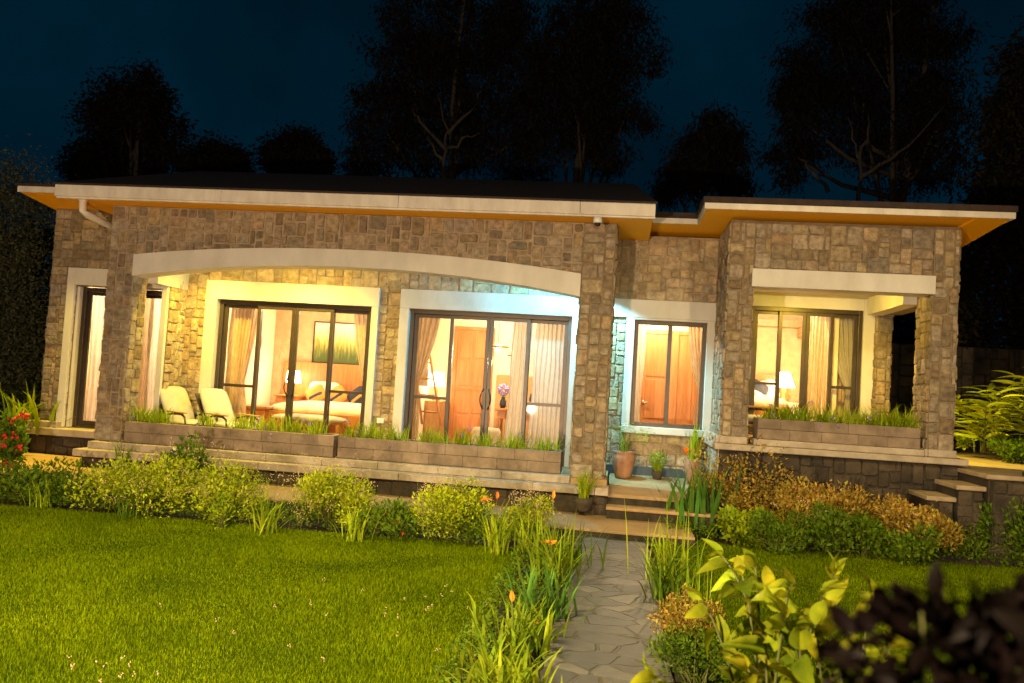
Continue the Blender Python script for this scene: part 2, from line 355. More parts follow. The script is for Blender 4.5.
def flagstone_mat():
    mt, t, b = nodes('flagstone_paving'); L = t.links; tc = N(t, 'ShaderNodeTexCoord')
    nz = N(t, 'ShaderNodeTexNoise', Scale=2.2, Detail=3); L.new(tc.outputs['Object'], nz.inputs['Vector'])
    ad = N(t, 'ShaderNodeVectorMath'); ad.operation = 'MULTIPLY_ADD'; ad.inputs[1].default_value = (.22, .22, 0); L.new(nz.outputs['Color'], ad.inputs[0]); L.new(tc.outputs['Object'], ad.inputs[2])
    mp = N(t, 'ShaderNodeMapping', Scale=(3.6, 4.4, 0)); L.new(ad.outputs[0], mp.inputs['Vector'])
    vd = N(t, 'ShaderNodeTexVoronoi', Scale=1.0); vd.feature = 'DISTANCE_TO_EDGE'; vc = N(t, 'ShaderNodeTexVoronoi', Scale=1.0)
    for v in (vd, vc): L.new(mp.outputs[0], v.inputs['Vector']); v.inputs['Randomness'].default_value = .85
    j = N(t, 'ShaderNodeMapRange'); j.inputs['From Min'].default_value = .015; j.inputs['From Max'].default_value = .042; L.new(vd.outputs['Distance'], j.inputs['Value'])
    n2 = N(t, 'ShaderNodeTexNoise', Scale=9, Detail=12, Roughness=.72); L.new(tc.outputs['Object'], n2.inputs['Vector'])
    bw = N(t, 'ShaderNodeSeparateColor'); L.new(vc.outputs['Color'], bw.inputs[0])
    rp = N(t, 'ShaderNodeValToRGB'); rp.color_ramp.elements[0].color = (.030, .029, .028, 1); rp.color_ramp.elements[1].color = (.15, .135, .118, 1)
    e = rp.color_ramp.elements.new(.55); e.color = (.068, .063, .056, 1)
    mx = N(t, 'ShaderNodeMath'); mx.operation = 'MULTIPLY_ADD'; mx.inputs[1].default_value = 1.15; L.new(n2.outputs['Fac'], mx.inputs[0]); 
    m3 = N(t, 'ShaderNodeMath'); m3.operation = 'MULTIPLY_ADD'; m3.inputs[1].default_value = .6; m3.inputs[2].default_value = -.36; L.new(bw.outputs[0], m3.inputs[0]); L.new(m3.outputs[0], mx.inputs[2]); L.new(mx.outputs[0], rp.inputs['Fac'])
    mc = N(t, 'ShaderNodeMix'); mc.data_type = 'RGBA'; mc.inputs['A'].default_value = (.066, .058, .046, 1); L.new(j.outputs[0], mc.inputs['Factor']); L.new(rp.outputs['Color'], mc.inputs['B']); L.new(mc.outputs['Result'], b.inputs['Base Color'])
    h = N(t, 'ShaderNodeMath'); h.operation = 'MULTIPLY_ADD'; h.inputs[1].default_value = .35; L.new(n2.outputs['Fac'], h.inputs[0]); L.new(j.outputs[0], h.inputs[2])
    bp = N(t, 'ShaderNodeBump', Strength=.6, Distance=.016); L.new(h.outputs[0], bp.inputs['Height']); L.new(bp.outputs['Normal'], b.inputs['Normal'])
    b.inputs['Roughness'].default_value = .45; b.inputs['Specular IOR Level'].default_value = .3; return mt
mb = MB(); ny = 60; xs = []
for j in range(ny+1):
    y = -12+(10.48)*j/ny; xs.append((PL+random.uniform(-.02, .02), PR+random.uniform(-.02, .02), y))
mb.add([p for a, b, y in xs for p in ((a, y, -.03), (a, y, .02), (b, y, .02), (b, y, -.03))], [(j*4+k, j*4+k+1, (j+1)*4+k+1, (j+1)*4+k) for j in range(ny) for k in range(3)])
structure(mb.build('path', flagstone_mat()))
def walk_z(x): return .10+max(0, -x)*.016
mb = MB(); xs_ = [-12.5, -10, -8.6, -7.6, -6, -4, -2, 0, .93]
def ystart(x): return -1.50 if x > -8 else -1.9
for a, b in zip(xs_[:-1], xs_[1:]):
    yb0 = .35 if a > -7.4 else 6
    z0, z1 = walk_z(a), walk_z(b)
    mb.add([(a, ystart(a), -.03), (b, ystart(b), -.03), (b, ystart(b), z1), (a, ystart(a), z0), (a, yb0, z0), (b, yb0, z1)], [(0, 1, 2, 3), (3, 2, 5, 4)])
mb.add([(.93, -1.5, -.03), (.93, .35, -.03), (.93, .35, .1), (.93, -1.5, .1)], [(0, 1, 2, 3)])
structure(mb.build('walkway', M['concrete'], bevel=.008))
mb = MB()
for a, b in zip(xs_[2:-1], xs_[3:]): mb.add([(a, -1.512, -.02), (b, -1.512, -.02), (b, -1.512, walk_z(b)-.025), (a, -1.512, walk_z(a)-.025)], [(0, 1, 2, 3)])
mb.add([(.935, -1.512, -.02), (.935, .3, -.02), (.935, .3, .07), (.935, -1.512, .07)], [(0, 1, 2, 3)]); structure(mb.build('walkway_edge_shade', M['darkmortar']))  # dark sheet puts shade on the unlit walkway front

# ------------------------------------------------------------------ the villa
HOUSE = thing('stone_villa', (-2.2, 1.5, 0), 'single storey stone villa with white arched loggia, lit glass doors and orange eaves', 'house')
FL, WB = .53, 1.28
def part(mb, name, mats, parent=HOUSE, **k): return mb.build(name, mats, parent, **k)
SM = [M['stone'], M['mortar']]; DM = [M['darkstone'], M['darkmortar']]

# left wing front wall
mb = MB(); mb.box(-8.80, -8.35, .79, 1.05, .6, 3.99, 1); mb.box(-8.35, -6.84, .79, 1.05, 2.82, 3.99, 1); mb.box(-6.93, -6.84, .79, 1.28, .3, 2.82, 1); mb.box(-8.80, -8.6, 1.05, 5.4, .3, 3.99, 1)
face_front(mb, -8.80, -8.35, .79, .6, 3.97); face_front(mb, -8.35, -6.84, .79, 2.95, 3.97); face_left(mb, -8.80, .79, 3.4, .3, 3.97)
part(mb, 'wall', SM)
mb = MB(); mb.box(-6.838, -6.834, .80, 1.279, FL, 3.0, 1); face_right(mb, -6.834, .80, 1.28, FL, 3.0, depth=(.015, .04)); part(mb, 'wall', [M['litstone'], M['mortar']])
mb = MB(); mb.box(-8.48, -8.36, .72, .80, .64, 3.08); mb.box(-8.36, -6.93, .72, .80, 2.82, 3.08); mb.box(-6.93, -6.84, .73, .79, .64, 3.08); mb.box(-8.36, -8.31, .80, 1.0, .64, 2.80); part(mb, 'door_surround', M['white'], bevel=.006)
mb = MB(); mb.box(-8.98, -6.86, .52, 1.0, .52, .63); part(mb, 'plinth_coping', M['coping'], bevel=.012)
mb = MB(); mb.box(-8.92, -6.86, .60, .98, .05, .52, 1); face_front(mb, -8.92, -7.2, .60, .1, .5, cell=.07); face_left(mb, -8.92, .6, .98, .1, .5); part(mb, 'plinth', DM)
mb = MB(); mb.box(-8.86, -8.38, .60, .79, .63, .72); part(mb, 'wall_base', M['coping'], bevel=.01)

# loggia back wall with its openings
mb = MB()
A0, A1, B0, B1, HD = -6.28, -3.80, -3.215, -.7465, 2.75
W0_, W1_, WZ0, WZ1 = .17, 1.21, 1.20, 2.75
for a, b, c, d in ((-6.84, A0-.02, .2, 4.0), (A1+.02, B0-.02, .2, 4.0), (B1+.02, W0_-.02, .1, 4.0), (A0-.02, A1+.02, HD+.02, 4.0), (B0-.02, B1+.02, HD+.02, 4.0), (W0_-.02, W1_+.02, WZ1+.02, 4.0), (W0_-.02, W1_+.02, .1, WZ0-.02), (W1_+.02, 1.40, .1, 4.0)):
    mb.box(a, b, WB, WB+.22, c, d, 1)
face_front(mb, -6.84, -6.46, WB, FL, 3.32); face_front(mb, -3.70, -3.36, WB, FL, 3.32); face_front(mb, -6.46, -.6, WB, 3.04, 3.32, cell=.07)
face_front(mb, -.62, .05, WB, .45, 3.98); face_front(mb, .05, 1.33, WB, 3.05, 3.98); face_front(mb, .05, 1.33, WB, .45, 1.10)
part(mb, 'wall', [M['litstone'], M['palemortar']])
for x0, x1, i0, i1 in ((-6.47, -3.69, A0, A1), (-3.36, -.59, B0, B1)):
    mb = MB(); mb.box(x0, i0, WB-.075, WB+.16, FL, HD); mb.box(i1, x1, WB-.075, WB+.16, FL, HD); mb.box(x0, x1, WB-.075, WB+.16, HD, 3.04)
    part(mb, 'door_surround', M['white'], bevel=.006)
mb = MB(); mb.box(.05, W0_, WB-.085, WB+.13, WZ0, 2.78); mb.box(W1_, 1.325, WB-.085, WB+.13, WZ0, 2.78); mb.box(-.26, 1.325, WB-.09, WB+.13, 2.78, 3.045); mb.box(W0_, W1_, WB-.08, WB+.13, WZ1, 2.78); mb.box(.05, 1.325, WB-.11, WB+.13, 1.10, WZ0)
part(mb, 'window_surround', M['white'], bevel=.006)
mb = MB(); mb.box(-.58, 1.30, WB-.07, WB-.002, .44, .62); part(mb, 'baseboard', M['teal'], bevel=.004)

# columns, spandrel over the arch, the arched lintel
def column(name, x0, x1, y0, y1, z0, z1, faces='FLRB', mo='mortar'):
    mb = MB(); mb.box(x0, x1, y0, y1, z0, z1, 1)
    if 'F' in faces: face_front(mb, x0, x1, y0, z0, z1, gap=.009)
    if 'L' in faces: face_left(mb, x0, y0, y1, z0, z1)
    if 'R' in faces: face_right(mb, x1, y0, y1, z0, z1)
    return part(mb, name, [M['stone'], M[mo]])
column('column', -7.36, -6.97, 0, .37, .56, 3.92, mo='palemortar'); column('column', -.589, -.15, 0, .42, .50, 3.92)
LX0, LX1 = -6.97, -.589
def arch(x, z_end, z_mid): t = (x-(LX0+LX1)/2)/((LX1-LX0)/2); return z_mid-(z_mid-z_end)*(abs(t)**2.1)
lo = lambda x: arch(x, 2.915, 3.175); hi = lambda x: arch(x, 3.225, 3.42)
n = 40; xsA = [LX0+(LX1-LX0)*i/n for i in range(n+1)]
mb = MB(); mb.prism([(x, lo(x)) for x in xsA]+[(x, hi(x)) for x in xsA[::-1]], 'y', -.045, .30); part(mb, 'arched_lintel', M['white'], bevel=.006)
mb = MB(); mid = lambda x: (lo(x)+hi(x))/2+.03
mb.prism([(x, mid(x)) for x in xsA]+[(LX1, 3.92), (LX0, 3.92)], 'y', .02, .28, 1)
def keep(u0, u1, v0, v1):
    b = max(hi(LX0+u0), hi(LX0+u1))-2.9-.04
    if v1 < b+.05: return None
    return u0, u1, max(v0, b), v1
stones(mb, (LX0, .02, 2.9), X3, Z3, (0, -1, 0), LX1-LX0, 1.02, keep=keep, gap=.012); part(mb, 'spandrel_wall', [M['stone'], M['palemortar']])
# beams across the loggia's two ends, ceiling, floor
mb = MB(); mb.box(-6.97, -6.80, .37, WB, 2.86, 3.33); part(mb, 'beam', M['white'], bevel=.006)
mb = MB(); mb.box(-.56, -.17, .42, WB, 3.14, 3.92, 1); face_right(mb, -.17, .42, WB, 3.14, 3.92); part(mb, 'beam', SM)
mb = MB(); mb.box(-6.97, -.56, .28, WB, 3.33, 3.45); part(mb, 'ceiling', M['white'])
mb = MB(); mb.box(-7.30, -.10, -.14, WB, .40, FL); part(mb, 'floor', M['concrete'])
# plinth and the two pale bands under the planters
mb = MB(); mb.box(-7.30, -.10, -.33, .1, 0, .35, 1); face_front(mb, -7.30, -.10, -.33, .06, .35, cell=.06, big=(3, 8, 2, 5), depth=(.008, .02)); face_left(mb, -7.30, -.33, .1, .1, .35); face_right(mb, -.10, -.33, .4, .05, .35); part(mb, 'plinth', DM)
for y, z0, z1, xa, xb in ((-.40, .355, .452, -7.42, -.07), (-.20, .454, .552, -7.33, -.56)):
    mb = MB(); x = xa
    while x < xb-.05:
        x2 = min(xb, x+random.uniform(.75, 1.05)); mb.box(x+.002, x2-.002, y+random.uniform(0, .006), .02, z0, z1); x = x2
    part(mb, 'plinth_band', M['coping'], bevel=.008)
def planter(x0, x1, y0, y1, z0, z1, rows=2):
    mb = MB(); hh = (z1-z0)/rows
    for r in range(rows):
        x = x0-(.2 if r % 2 else 0)
        while x < x1-.01:
            w = random.uniform(.36, .52); a, b = max(x, x0), min(x+w, x1); x += w
            if x1-x < .12: b = x1; x = x1
            o_ = random.uniform(0, .005); mb.box(a+.0006, b-.0006, y0+o_*.6, y0+.09, z0+r*hh+.0015, z0+(r+1)*hh-.0015)
    mb.box(x0, x1, y1-.07, y1, z0, z1); mb.box(x0, x0+.07, y0+.092, y1-.072, z0, z1); mb.box(x1-.07, x1, y0+.092, y1-.072, z0, z1)
    o = part(mb, 'planter', M['block'], bevel=.006)
    mb = MB(); mb.box(x0+.071, x1-.071, y0+.091, y1-.071, z0+.002, z1-.05); mb.build('planter_soil', M['soil'], o); return o
planter(-6.90, -3.835, -.03, .36, .555, .85); planter(-3.775, -.72, -.03, .36, .555, .845)

# the right bay with its veranda
BY0, BY1, BXL, BXR = 0, 2.415, 1.336, 4.19
mb = MB(); mb.box(BXL, 1.655, 0, .40, 1.11, 4.03, 1); mb.box(1.655, 3.878, .02, .30, 3.16, 4.03, 1); mb.box(3.878, BXR, 0, .57, 1.11, 4.03, 1); mb.box(BXL, 1.60, .40, WB, .3, 4.03, 1)
mb.box(BXL, 1.60, WB+.22, 5.4, .3, 4.03, 1); mb.box(3.865, 4.07, 2.25, 5.4, .6, 4.03, 1); mb.box(3.88, BXR, .57, 2.25, 3.10, 4.03, 1)
face_front(mb, BXL, 1.655, 0, 1.19, 4.0, gap=.009); face_front(mb, 1.655, 3.878, .02, 3.40, 4.0); face_front(mb, 3.878, BXR, 0, 1.19, 4.0, gap=.009)
face_left(mb, BXL, 0, WB, 1.11, 4.0); face_left(mb, 3.878, 0, .57, 1.19, 3.16); face_right(mb, BXR, 0, .57, 1.19, 4.0); face_right(mb, 4.07, 2.25, 5.2, .9, 4.0); face_right(mb, BXR, .57, 2.25, 3.1, 4.0)
face_left(mb, 3.865, 2.25, 2.40, 1.13, 3.10); face_front(mb, 3.865, 4.07, 2.25, 1.13, 3.08); face_right(mb, 1.655, 0, .4, 1.19, 3.16)
part(mb, 'wall', SM)
mb = MB(); mb.box(1.63, 3.90, -.05, .30, 3.155, 3.392); part(mb, 'lintel', M['white'], bevel=.006)
mb = MB(); mb.box(1.60, 3.86, .3, BY1, 3.34, 3.44); mb.box(3.70, 3.92, .57, 2.25, 3.08, 3.339); part(mb, 'ceiling', M['white'])
mb = MB(); mb.box(1.60, 2.0, BY1, BY1+.2, 1.13, 3.34); mb.box(3.69, 3.876, BY1-.02, BY1+.2, 1.13, 3.34); mb.box(2.0, 3.69, BY1, BY1+.2, 3.16, 3.34); part(mb, 'door_surround', M['white'])
mb = MB(); mb.box(1.24, 4.30, -.22, .10, 1.03, 1.108); mb.box(1.24, 1.345, .10, WB-.12, 1.03, 1.108); part(mb, 'plinth_coping', M['coping'], bevel=.012)
for bb in ((1.315, 1.66, -.06, .0), (3.878, 4.215, -.06, .0), (1.27, 1.335, .002, WB-.12), (3.83, 3.876, -.06, .5)): mb = MB(); mb.box(*bb, 1.108, 1.20); part(mb, 'wall_base', M['coping'], bevel=.01)
mb = MB(); mb.box(1.31, 4.22, -.10, .3, 0, 1.03, 1); mb.box(1.31, 1.6, .3, WB, 0, 1.03, 1); face_front(mb, 1.31, 4.22, -.10, .15, 1.02, depth=(.01, .03)); part(mb, 'plinth', DM)
mb = MB(); mb.box(1.295, 1.309, -.10, WB-.1, .1, 1.028); part(mb, 'lit_side_stone', M['coping'])  # paler slab stands in for cyan light on the plinth side
mb = MB(); mb.box(1.66, 3.88, .1, BY1, 1.0, 1.11); mb.box(3.88, 4.2, .57, 2.25, 1.0, 1.112); part(mb, 'floor', M['concrete'])
planter(1.79, 3.79, -.02, .38, 1.19, 1.455, 2)
mb = MB(); mb.box(1.74, 3.82, -.09, .40, 1.109, 1.189); part(mb, 'planter_base', M['coping'], bevel=.008)

# roofs, fascias and soffits
mb = MB(); fx = [-7.87, -5.45, -3.0, -.62, .33]
for a, b in zip(fx[:-1], fx[1:]): mb.box(a+.0015, b-.0015, -.60+random.uniform(0, .003), -.555, 3.915, 4.085)
part(mb, 'fascia', M['fascia'], bevel=.006)
mb = MB(); mb.box(-7.85, .31, -.555, .03, 3.925, 3.95); mb.box(-.15, .31, .03, WB, 3.925, 3.95); mb.box(-7.85, -6.98, .03, .82, 3.925, 3.95); part(mb, 'soffit', M['soffit'])
mb = MB(); mb.box(-7.87, .33, -.552, -.50, 3.895, 3.924); part(mb, 'drip_trim', M['fascia'])
def roof_slab(mb, P, t):
    n = len(P); mb.add([(x, y, z) for x, y, z in P]+[(x, y, z-t) for x, y, z in P], [list(range(n)), list(range(2*n-1, n-1, -1))]+[(i, i+n, (i+1) % n+n, (i+1) % n) for i in range(n)])
mb = MB(); roof_slab(mb, [(-7.89, -.63, 4.095), (.35, -.63, 4.095), (.06, 2.5, 5.06), (-7.45, 2.5, 5.06)], .03)
roof_slab(mb, [(-7.45, 2.5, 5.06), (.06, 2.5, 5.06), (.35, 5.8, 4.05), (-7.89, 5.8, 4.05)], .03)
for x, x2 in ((-7.8, -7.42), (.29, .03)):
    mb.add([(x, -.55, 4.05), (x2, 2.5, 5.02), (x, 5.7, 4.0), (x, 5.7, 3.9), (x, -.55, 3.95)], [(0, 1, 2, 3, 4)])
part(mb, 'roof', M['tile'])
mb = MB(); mb.add([(-8.92, -.02, 4.20), (-6.9, -.02, 4.20), (-6.9, 5.6, 4.1), (-8.92, 5.6, 4.1)], [(0, 1, 2, 3)]); mb.add([(-8.92, -.02, 4.165), (-6.9, -.02, 4.165), (-6.9, 5.6, 4.065), (-8.92, 5.6, 4.065)], [(3, 2, 1, 0)])
mb.add([(-8.92, -.02, 4.165), (-6.9, -.02, 4.165), (-6.9, -.02, 4.20), (-8.92, -.02, 4.20)], [(0, 1, 2, 3)]); mb.add([(-8.92, -.02, 4.165), (-8.92, 5.6, 4.065), (-8.92, 5.6, 4.1), (-8.92, -.02, 4.20)], [(3, 2, 1, 0)]); part(mb, 'roof', M['tile'])
mb = MB(); mb.box(-8.89, -7.0, 0, .03, 4.075, 4.163); part(mb, 'fascia', M['fascia'], bevel=.005)
mb = MB(); mb.add([(-8.89, .03, 4.085), (-6.9, .03, 4.085), (-6.9, 5.5, 3.45), (-8.89, 5.5, 3.45)], [(3, 2, 1, 0)]); mb.add([(-8.89, .03, 4.11), (-6.9, .03, 4.11), (-6.9, 5.5, 3.475), (-8.89, 5.5, 3.475)], [(0, 1, 2, 3)]); mb.add([(-8.89, .03, 4.085), (-8.89, 5.5, 3.45), (-8.89, 5.5, 3.475), (-8.89, .03, 4.11)], [(0, 1, 2, 3)]); part(mb, 'soffit', M['soffit'])
# bay roof: fascia runs round the bay and back to the lower strip over the entrance
E0, E1, EY, EYR = .942, 4.634, -.50, .56
mb = MB(); mb.box(E0, E1, EY, EY+.03, 4.058, 4.135); mb.box(E0, E0+.03, EY+.03, EYR, 4.058, 4.135); mb.box(.20, E0+.03, EYR, EYR+.03, 4.058, 4.135); mb.box(E1-.03, E1, EY+.03, 5.6, 4.058, 4.135); part(mb, 'fascia', M['fascia'], bevel=.004)
mb = MB(); mb.prism([(.2, EYR+.03), (E0+.03, EYR+.03), (E0+.03, EY+.03), (4.2, EY+.03), (4.2, 5.6), (.2, 5.6)], 'z', 4.062, 4.09); zb = 4.062-.06*6.07; mb.add([(4.2, EY+.03, 4.062), (E1-.03, EY+.03, 4.062), (E1-.03, 5.6, zb), (4.2, 5.6, zb), (4.2, EY+.03, 4.09), (E1-.03, EY+.03, 4.09), (E1-.03, 5.6, 4.09), (4.2, 5.6, 4.09)], [(3, 2, 1, 0), (4, 5, 6, 7), (1, 2, 6, 5), (0, 4, 7, 3), (0, 1, 5, 4), (2, 3, 7, 6)]); part(mb, 'soffit', M['soffit'])
mb = MB(); mb.prism([(.2, EYR-.02), (E0-.02, EYR-.02), (E0-.02, EY-.02), (E1+.02, EY-.02), (E1+.02, 5.62), (.2, 5.62)], 'z', 4.137, 4.215); part(mb, 'roof', M['tile'], bevel=.01)
mb = MB(); mb.box(-8.8, 4.19, 5.4, 5.62, .2, 4.0); part(mb, 'wall', M['mortar'])
# gutter downpipe at the left corner
mb = MB(); p = [spot(83, 196, Y=-.3), spot(83, 211, Y=-.3), spot(87, 215, Y=-.25), spot(111, 226, Y=.30), spot(113.5, 230, Y=.45)]
mb.tube(p, .052, 12); mb.tube([spot(83, 195, Y=-.3), spot(83, 201, Y=-.3)], .064, 12); part(mb, 'downpipe', M['fascia'], smooth=True)

# glazed doors: frame > sash, pane, handle
def sliding_door(x0, x1, z0, z1, y, rails=(0, 3), railz=1.42, n=4, fw_=.055, handles=True):
    mb = MB(); mb.box(x0, x0+.06, y-.05, y+.07, z0, z1); mb.box(x1-.06, x1, y-.05, y+.07, z0, z1); mb.box(x0+.06, x1-.06, y-.05, y+.07, z1-.065, z1); mb.box(x0+.06, x1-.06, y-.04, y+.07, z0, z0+.03)
    door = part(mb, 'sliding_door', M['bronze'], bevel=.004)
    w = (x1-x0-.12)/n
    for i in range(n):
        a, b = x0+.06+i*w, x0+.06+(i+1)*w; yy = y+(.03 if i in (0, n-1) else -.028)
        a -= .025 if i else 0; b += .025 if i < n-1 else 0
        if n == 4 and i == 1: b -= .027
        if n == 4 and i == 2: a += .027
        zb, zt = z0+.032, z1-.067
        s = MB(); s.box(a, a+fw_, yy-.02, yy+.02, zb, zt); s.box(b-fw_, b, yy-.02, yy+.02, zb, zt); s.box(a+fw_, b-fw_, yy-.02, yy+.02, zt-.05, zt); s.box(a+fw_, b-fw_, yy-.02, yy+.02, zb, zb+.07)
        if i in rails: s.box(a+fw_, b-fw_, yy-.02, yy+.02, railz-.022, railz+.022)
        s.build('sash', M['bronze'], door, bevel=.003)
        q = MB(); q.add([(a+fw_, yy, zb+.07), (b-fw_, yy, zb+.07), (b-fw_, yy, zt-.05), (a+fw_, yy, zt-.05)], [(0, 1, 2, 3)]); q.build('pane', M['glass'], door)
        if handles and n == 4 and i in (1, 2):
            hx = b-fw_/2-.008 if i == 1 else a+fw_/2+.008; sg = -1 if i == 1 else 1
            h = MB(); h.tube([(hx+sg*.045*math.sin(math.pi*t/8), yy-.03-.04*math.sin(math.pi*t/8), 1.30+.30*t/8) for t in range(9)], .011, 8); h.build('handle', M['dark'], door, smooth=True)
    return door
sliding_door(A0, A1, FL, HD, WB+.09); sliding_door(B0, B1, FL, HD, WB+.09)
sliding_door(2.0, 3.69, 1.13, 3.16, BY1+.08, railz=1.95)
sliding_door(-8.31, -6.93, .64, 2.80, .93, rails=(), n=2, handles=False)
mb = MB(); y = WB+.05
mb.box(W0_, W0_+.06, y-.05, y+.05, WZ0, WZ1); mb.box(W1_-.06, W1_, y-.05, y+.05, WZ0, WZ1); mb.box(W0_+.06, W1_-.06, y-.05, y+.05, WZ1-.06, WZ1); mb.box(W0_+.06, W1_-.06, y-.05, y+.05, WZ0, WZ0+.06); mb.box((W0_+W1_)/2-.03, (W0_+W1_)/2+.03, y-.045, y+.045, WZ0+.06, WZ1-.06)
win = part(mb, 'window', M['bronze'], bevel=.004)
for a, b in ((W0_+.06, (W0_+W1_)/2-.03), ((W0_+W1_)/2+.03, W1_-.06)):
    q = MB(); q.add([(a, y, WZ0+.06), (b, y, WZ0+.06), (b, y, WZ1-.06), (a, y, WZ1-.06)], [(0, 1, 2, 3)]); q.build('pane', M['glass'], win)

# rooms behind the glass
IC = 3.02
def room(x0, x1, y0, y1, z0, z1, wall='plaster', back='plaster', fl='tilefloor'):
    mb = MB(); mb.box(x0, x1, y1, y1+.08, z0, z1); part(mb, 'interior_wall', M[back])
    mb = MB(); mb.box(x0-.06, x0, y0, y1, z0, z1); part(mb, 'interior_wall', M[wall]); mb = MB(); mb.box(x1, x1+.06, y0, y1, z0, z1); part(mb, 'interior_wall', M[wall])
    mb = MB(); mb.box(x0-.06, x1+.06, y0, y1+.08, z0-.1, z0); part(mb, 'room_floor', M[fl]); mb = MB(); mb.box(x0-.06, x1+.06, y0, y1+.08, z1, z1+.08); part(mb, 'ceiling', M['plaster'])
room(-6.72, -3.66, WB+.22, 4.6, FL, IC, back='ochre'); room(-3.50, -.42, WB+.22, 4.6, FL, IC); room(-.24, 1.27, WB+.22, 2.9, FL, IC)
room(1.68, 3.32, BY1+.2, 5.1, 1.11, 3.36, back='ochre'); room(-8.52, -6.88, 1.06, 3.6, .62, 3.0)
mb = MB(); mb.box(3.38, 3.865, BY1+.50, BY1+.56, 1.1, 3.4); part(mb, 'interior_wall', M['plaster'])
# wooden beams in the bay room and interior doors
mb = MB(); mb.box(1.68, 3.30, 4.96, 5.09, 3.06, 3.18); mb.add([(3.20, 2.7, 3.30), (3.31, 2.7, 3.30), (3.31, 5.0, 3.0), (3.20, 5.0, 3.0), (3.20, 2.7, 3.18), (3.31, 2.7, 3.18), (3.31, 5.0, 2.88), (3.20, 5.0, 2.88)], [(0, 1, 2, 3), (7, 6, 5, 4), (0, 3, 7, 4), (1, 5, 6, 2), (0, 4, 5, 1)]); part(mb, 'ceiling_beam', M['palewood'])
def inner_door(x0, x1, y, z0, z1, panels=2, rows=4, hand=None):
    mb = MB(); f = .07
    mb.box(x0-f, x0, y-.05, y, z0, z1+f); mb.box(x1, x1+f, y-.05, y, z0, z1+f); mb.box(x0, x1, y-.05, y, z1, z1+f)
    d = part(mb, 'wooden_door', M['wood'], bevel=.006)
    mb = MB(); mb.box(x0, x1, y-.03, y, z0, z1); pw = (x1-x0-.06)/panels; ph = (z1-z0-.06)/rows
    for i in range(panels):
        for j in range(rows): mb.box(x0+.03+i*pw+.025, x0+.03+(i+1)*pw-.025, y-.042, y-.031, z0+.03+j*ph+.025, z0+.03+(j+1)*ph-.025)
    mb.build('door_leaf', M['wood'], d, bevel=.005)
    if hand is not None:
        h = MB(); h.tube([(hand, y-.03, z0+1.0), (hand, y-.08, z0+1.0), (hand+.1, y-.085, z0+1.0)], .011, 8); h.tube([(hand, y-.031, z0+.96), (hand, y-.031, z0+1.04)], .02, 8); h.build('handle', M['chrome'], d, smooth=True)
inner_door(-3.08, -2.45, 4.59, FL, 2.66, 2, 4); inner_door(.36, .80, 2.89, FL, 2.66, 1, 3, hand=.39)
inner_door(.93, 1.22, 2.89, FL, 2.66, 1, 1)
mb = MB(); mb.box(-2.30, -.43, 4.55, 4.598, FL, 1.86); part(mb, 'wall_panelling', mat('tan_panelling', (.44, .27, .11), (.36, .21, .08), 4, .7, .1))
# ------------------------------------------------------------------ lamps
WARM = (1.0, .81, .54); YEL = (1.0, .74, .085); CYAN = (.09, .63, 1.0)
def downlight(loc, col, watts, label, group=None, bulb=30, r=.055, aim=None, wash=0, ang=128, wcol=None):
    t = thing('ceiling_light', loc, label, 'ceiling light', group)
    mb = MB(); x, y, z = loc
    mb.lathe([(r*.75, -.0), (r*.8, -.03), (r*1.25, -.032), (r*1.3, -.002)], (x, y, z), 16); mb.build('trim_ring', M['soft_white'], t, smooth=True)
    mb = MB(); mb.lathe([(.001, -.028), (r*.78, -.026), (r*.78, -.012), (.001, -.010)], (x, y, z), 16); mb.build('lens', emit('lamp_lens', col, bulb), t)
    if watts: lamp('POINT', 'bulb', (x, y, z-.07), col, watts, .04, parent=t)
    if wash: lamp('SPOT', 'wall_washer', (x, y, z-.06), wcol or col, wash, .04, aim, ang, 1.0, parent=t)
    return t
downlight((-6.15, .42, 3.328), YEL, 12, 'yellow ceiling light in the loggia above the farther lounge chair', aim=(-6.2, 1.15, .9), wash=170)
downlight((-4.95, .42, 3.328), YEL, 14, 'yellow ceiling light in the loggia before the left glass door', aim=(-4.95, 1.15, .9), wash=150)
downlight((-4.35, .42, 3.328), YEL, 8, 'yellow ceiling light in the loggia between the two glass doors', aim=(-4.4, 1.15, .9), wash=90)
downlight((-.80, .56, 3.328), CYAN, 125, 'cyan ceiling light at the right end of the loggia', aim=(.85, 1.25, 1.75), wash=290, ang=104, wcol=(.36, .90, .95))
downlight((-8.15, .34, 4.055), YEL, 0, 'small yellow eave light over the left wing door step', aim=(-8.7, -.9, 0), wash=800, ang=72)
vl = downlight((2.75, .9, 3.338), YEL, 34, 'yellow ceiling light in the right-hand veranda', aim=(2.8, 2.2, 1.2), wash=150)
lamp('SPOT', 'added_path_spot', (2.9, .95, 3.26), YEL, 700, .04, (5.4, 1.5, 1.0), 60, .8, parent=vl)  # extra spot added to brighten the side path beyond the gap
downlight((-5.2, 2.6, IC-.002), WARM, 95, 'warm ceiling light in the left bedroom')
downlight((-4.3, 3.6, IC-.002), WARM, 62, 'warm ceiling light over the striped pillows')
downlight((-2.0, 3.2, IC-.002), WARM, 105, 'warm ceiling light in the room with the flower vase')
downlight((.5, 2.2, IC-.002), WARM, 85, 'warm ceiling light in the hall behind the small window')
downlight((2.65, 3.3, 3.358), WARM, 120, 'small bright ceiling light in the right-hand bedroom', bulb=60)
downlight((-7.7, 2.3, 2.998), WARM, 190, 'warm ceiling light behind the curtains of the left wing')
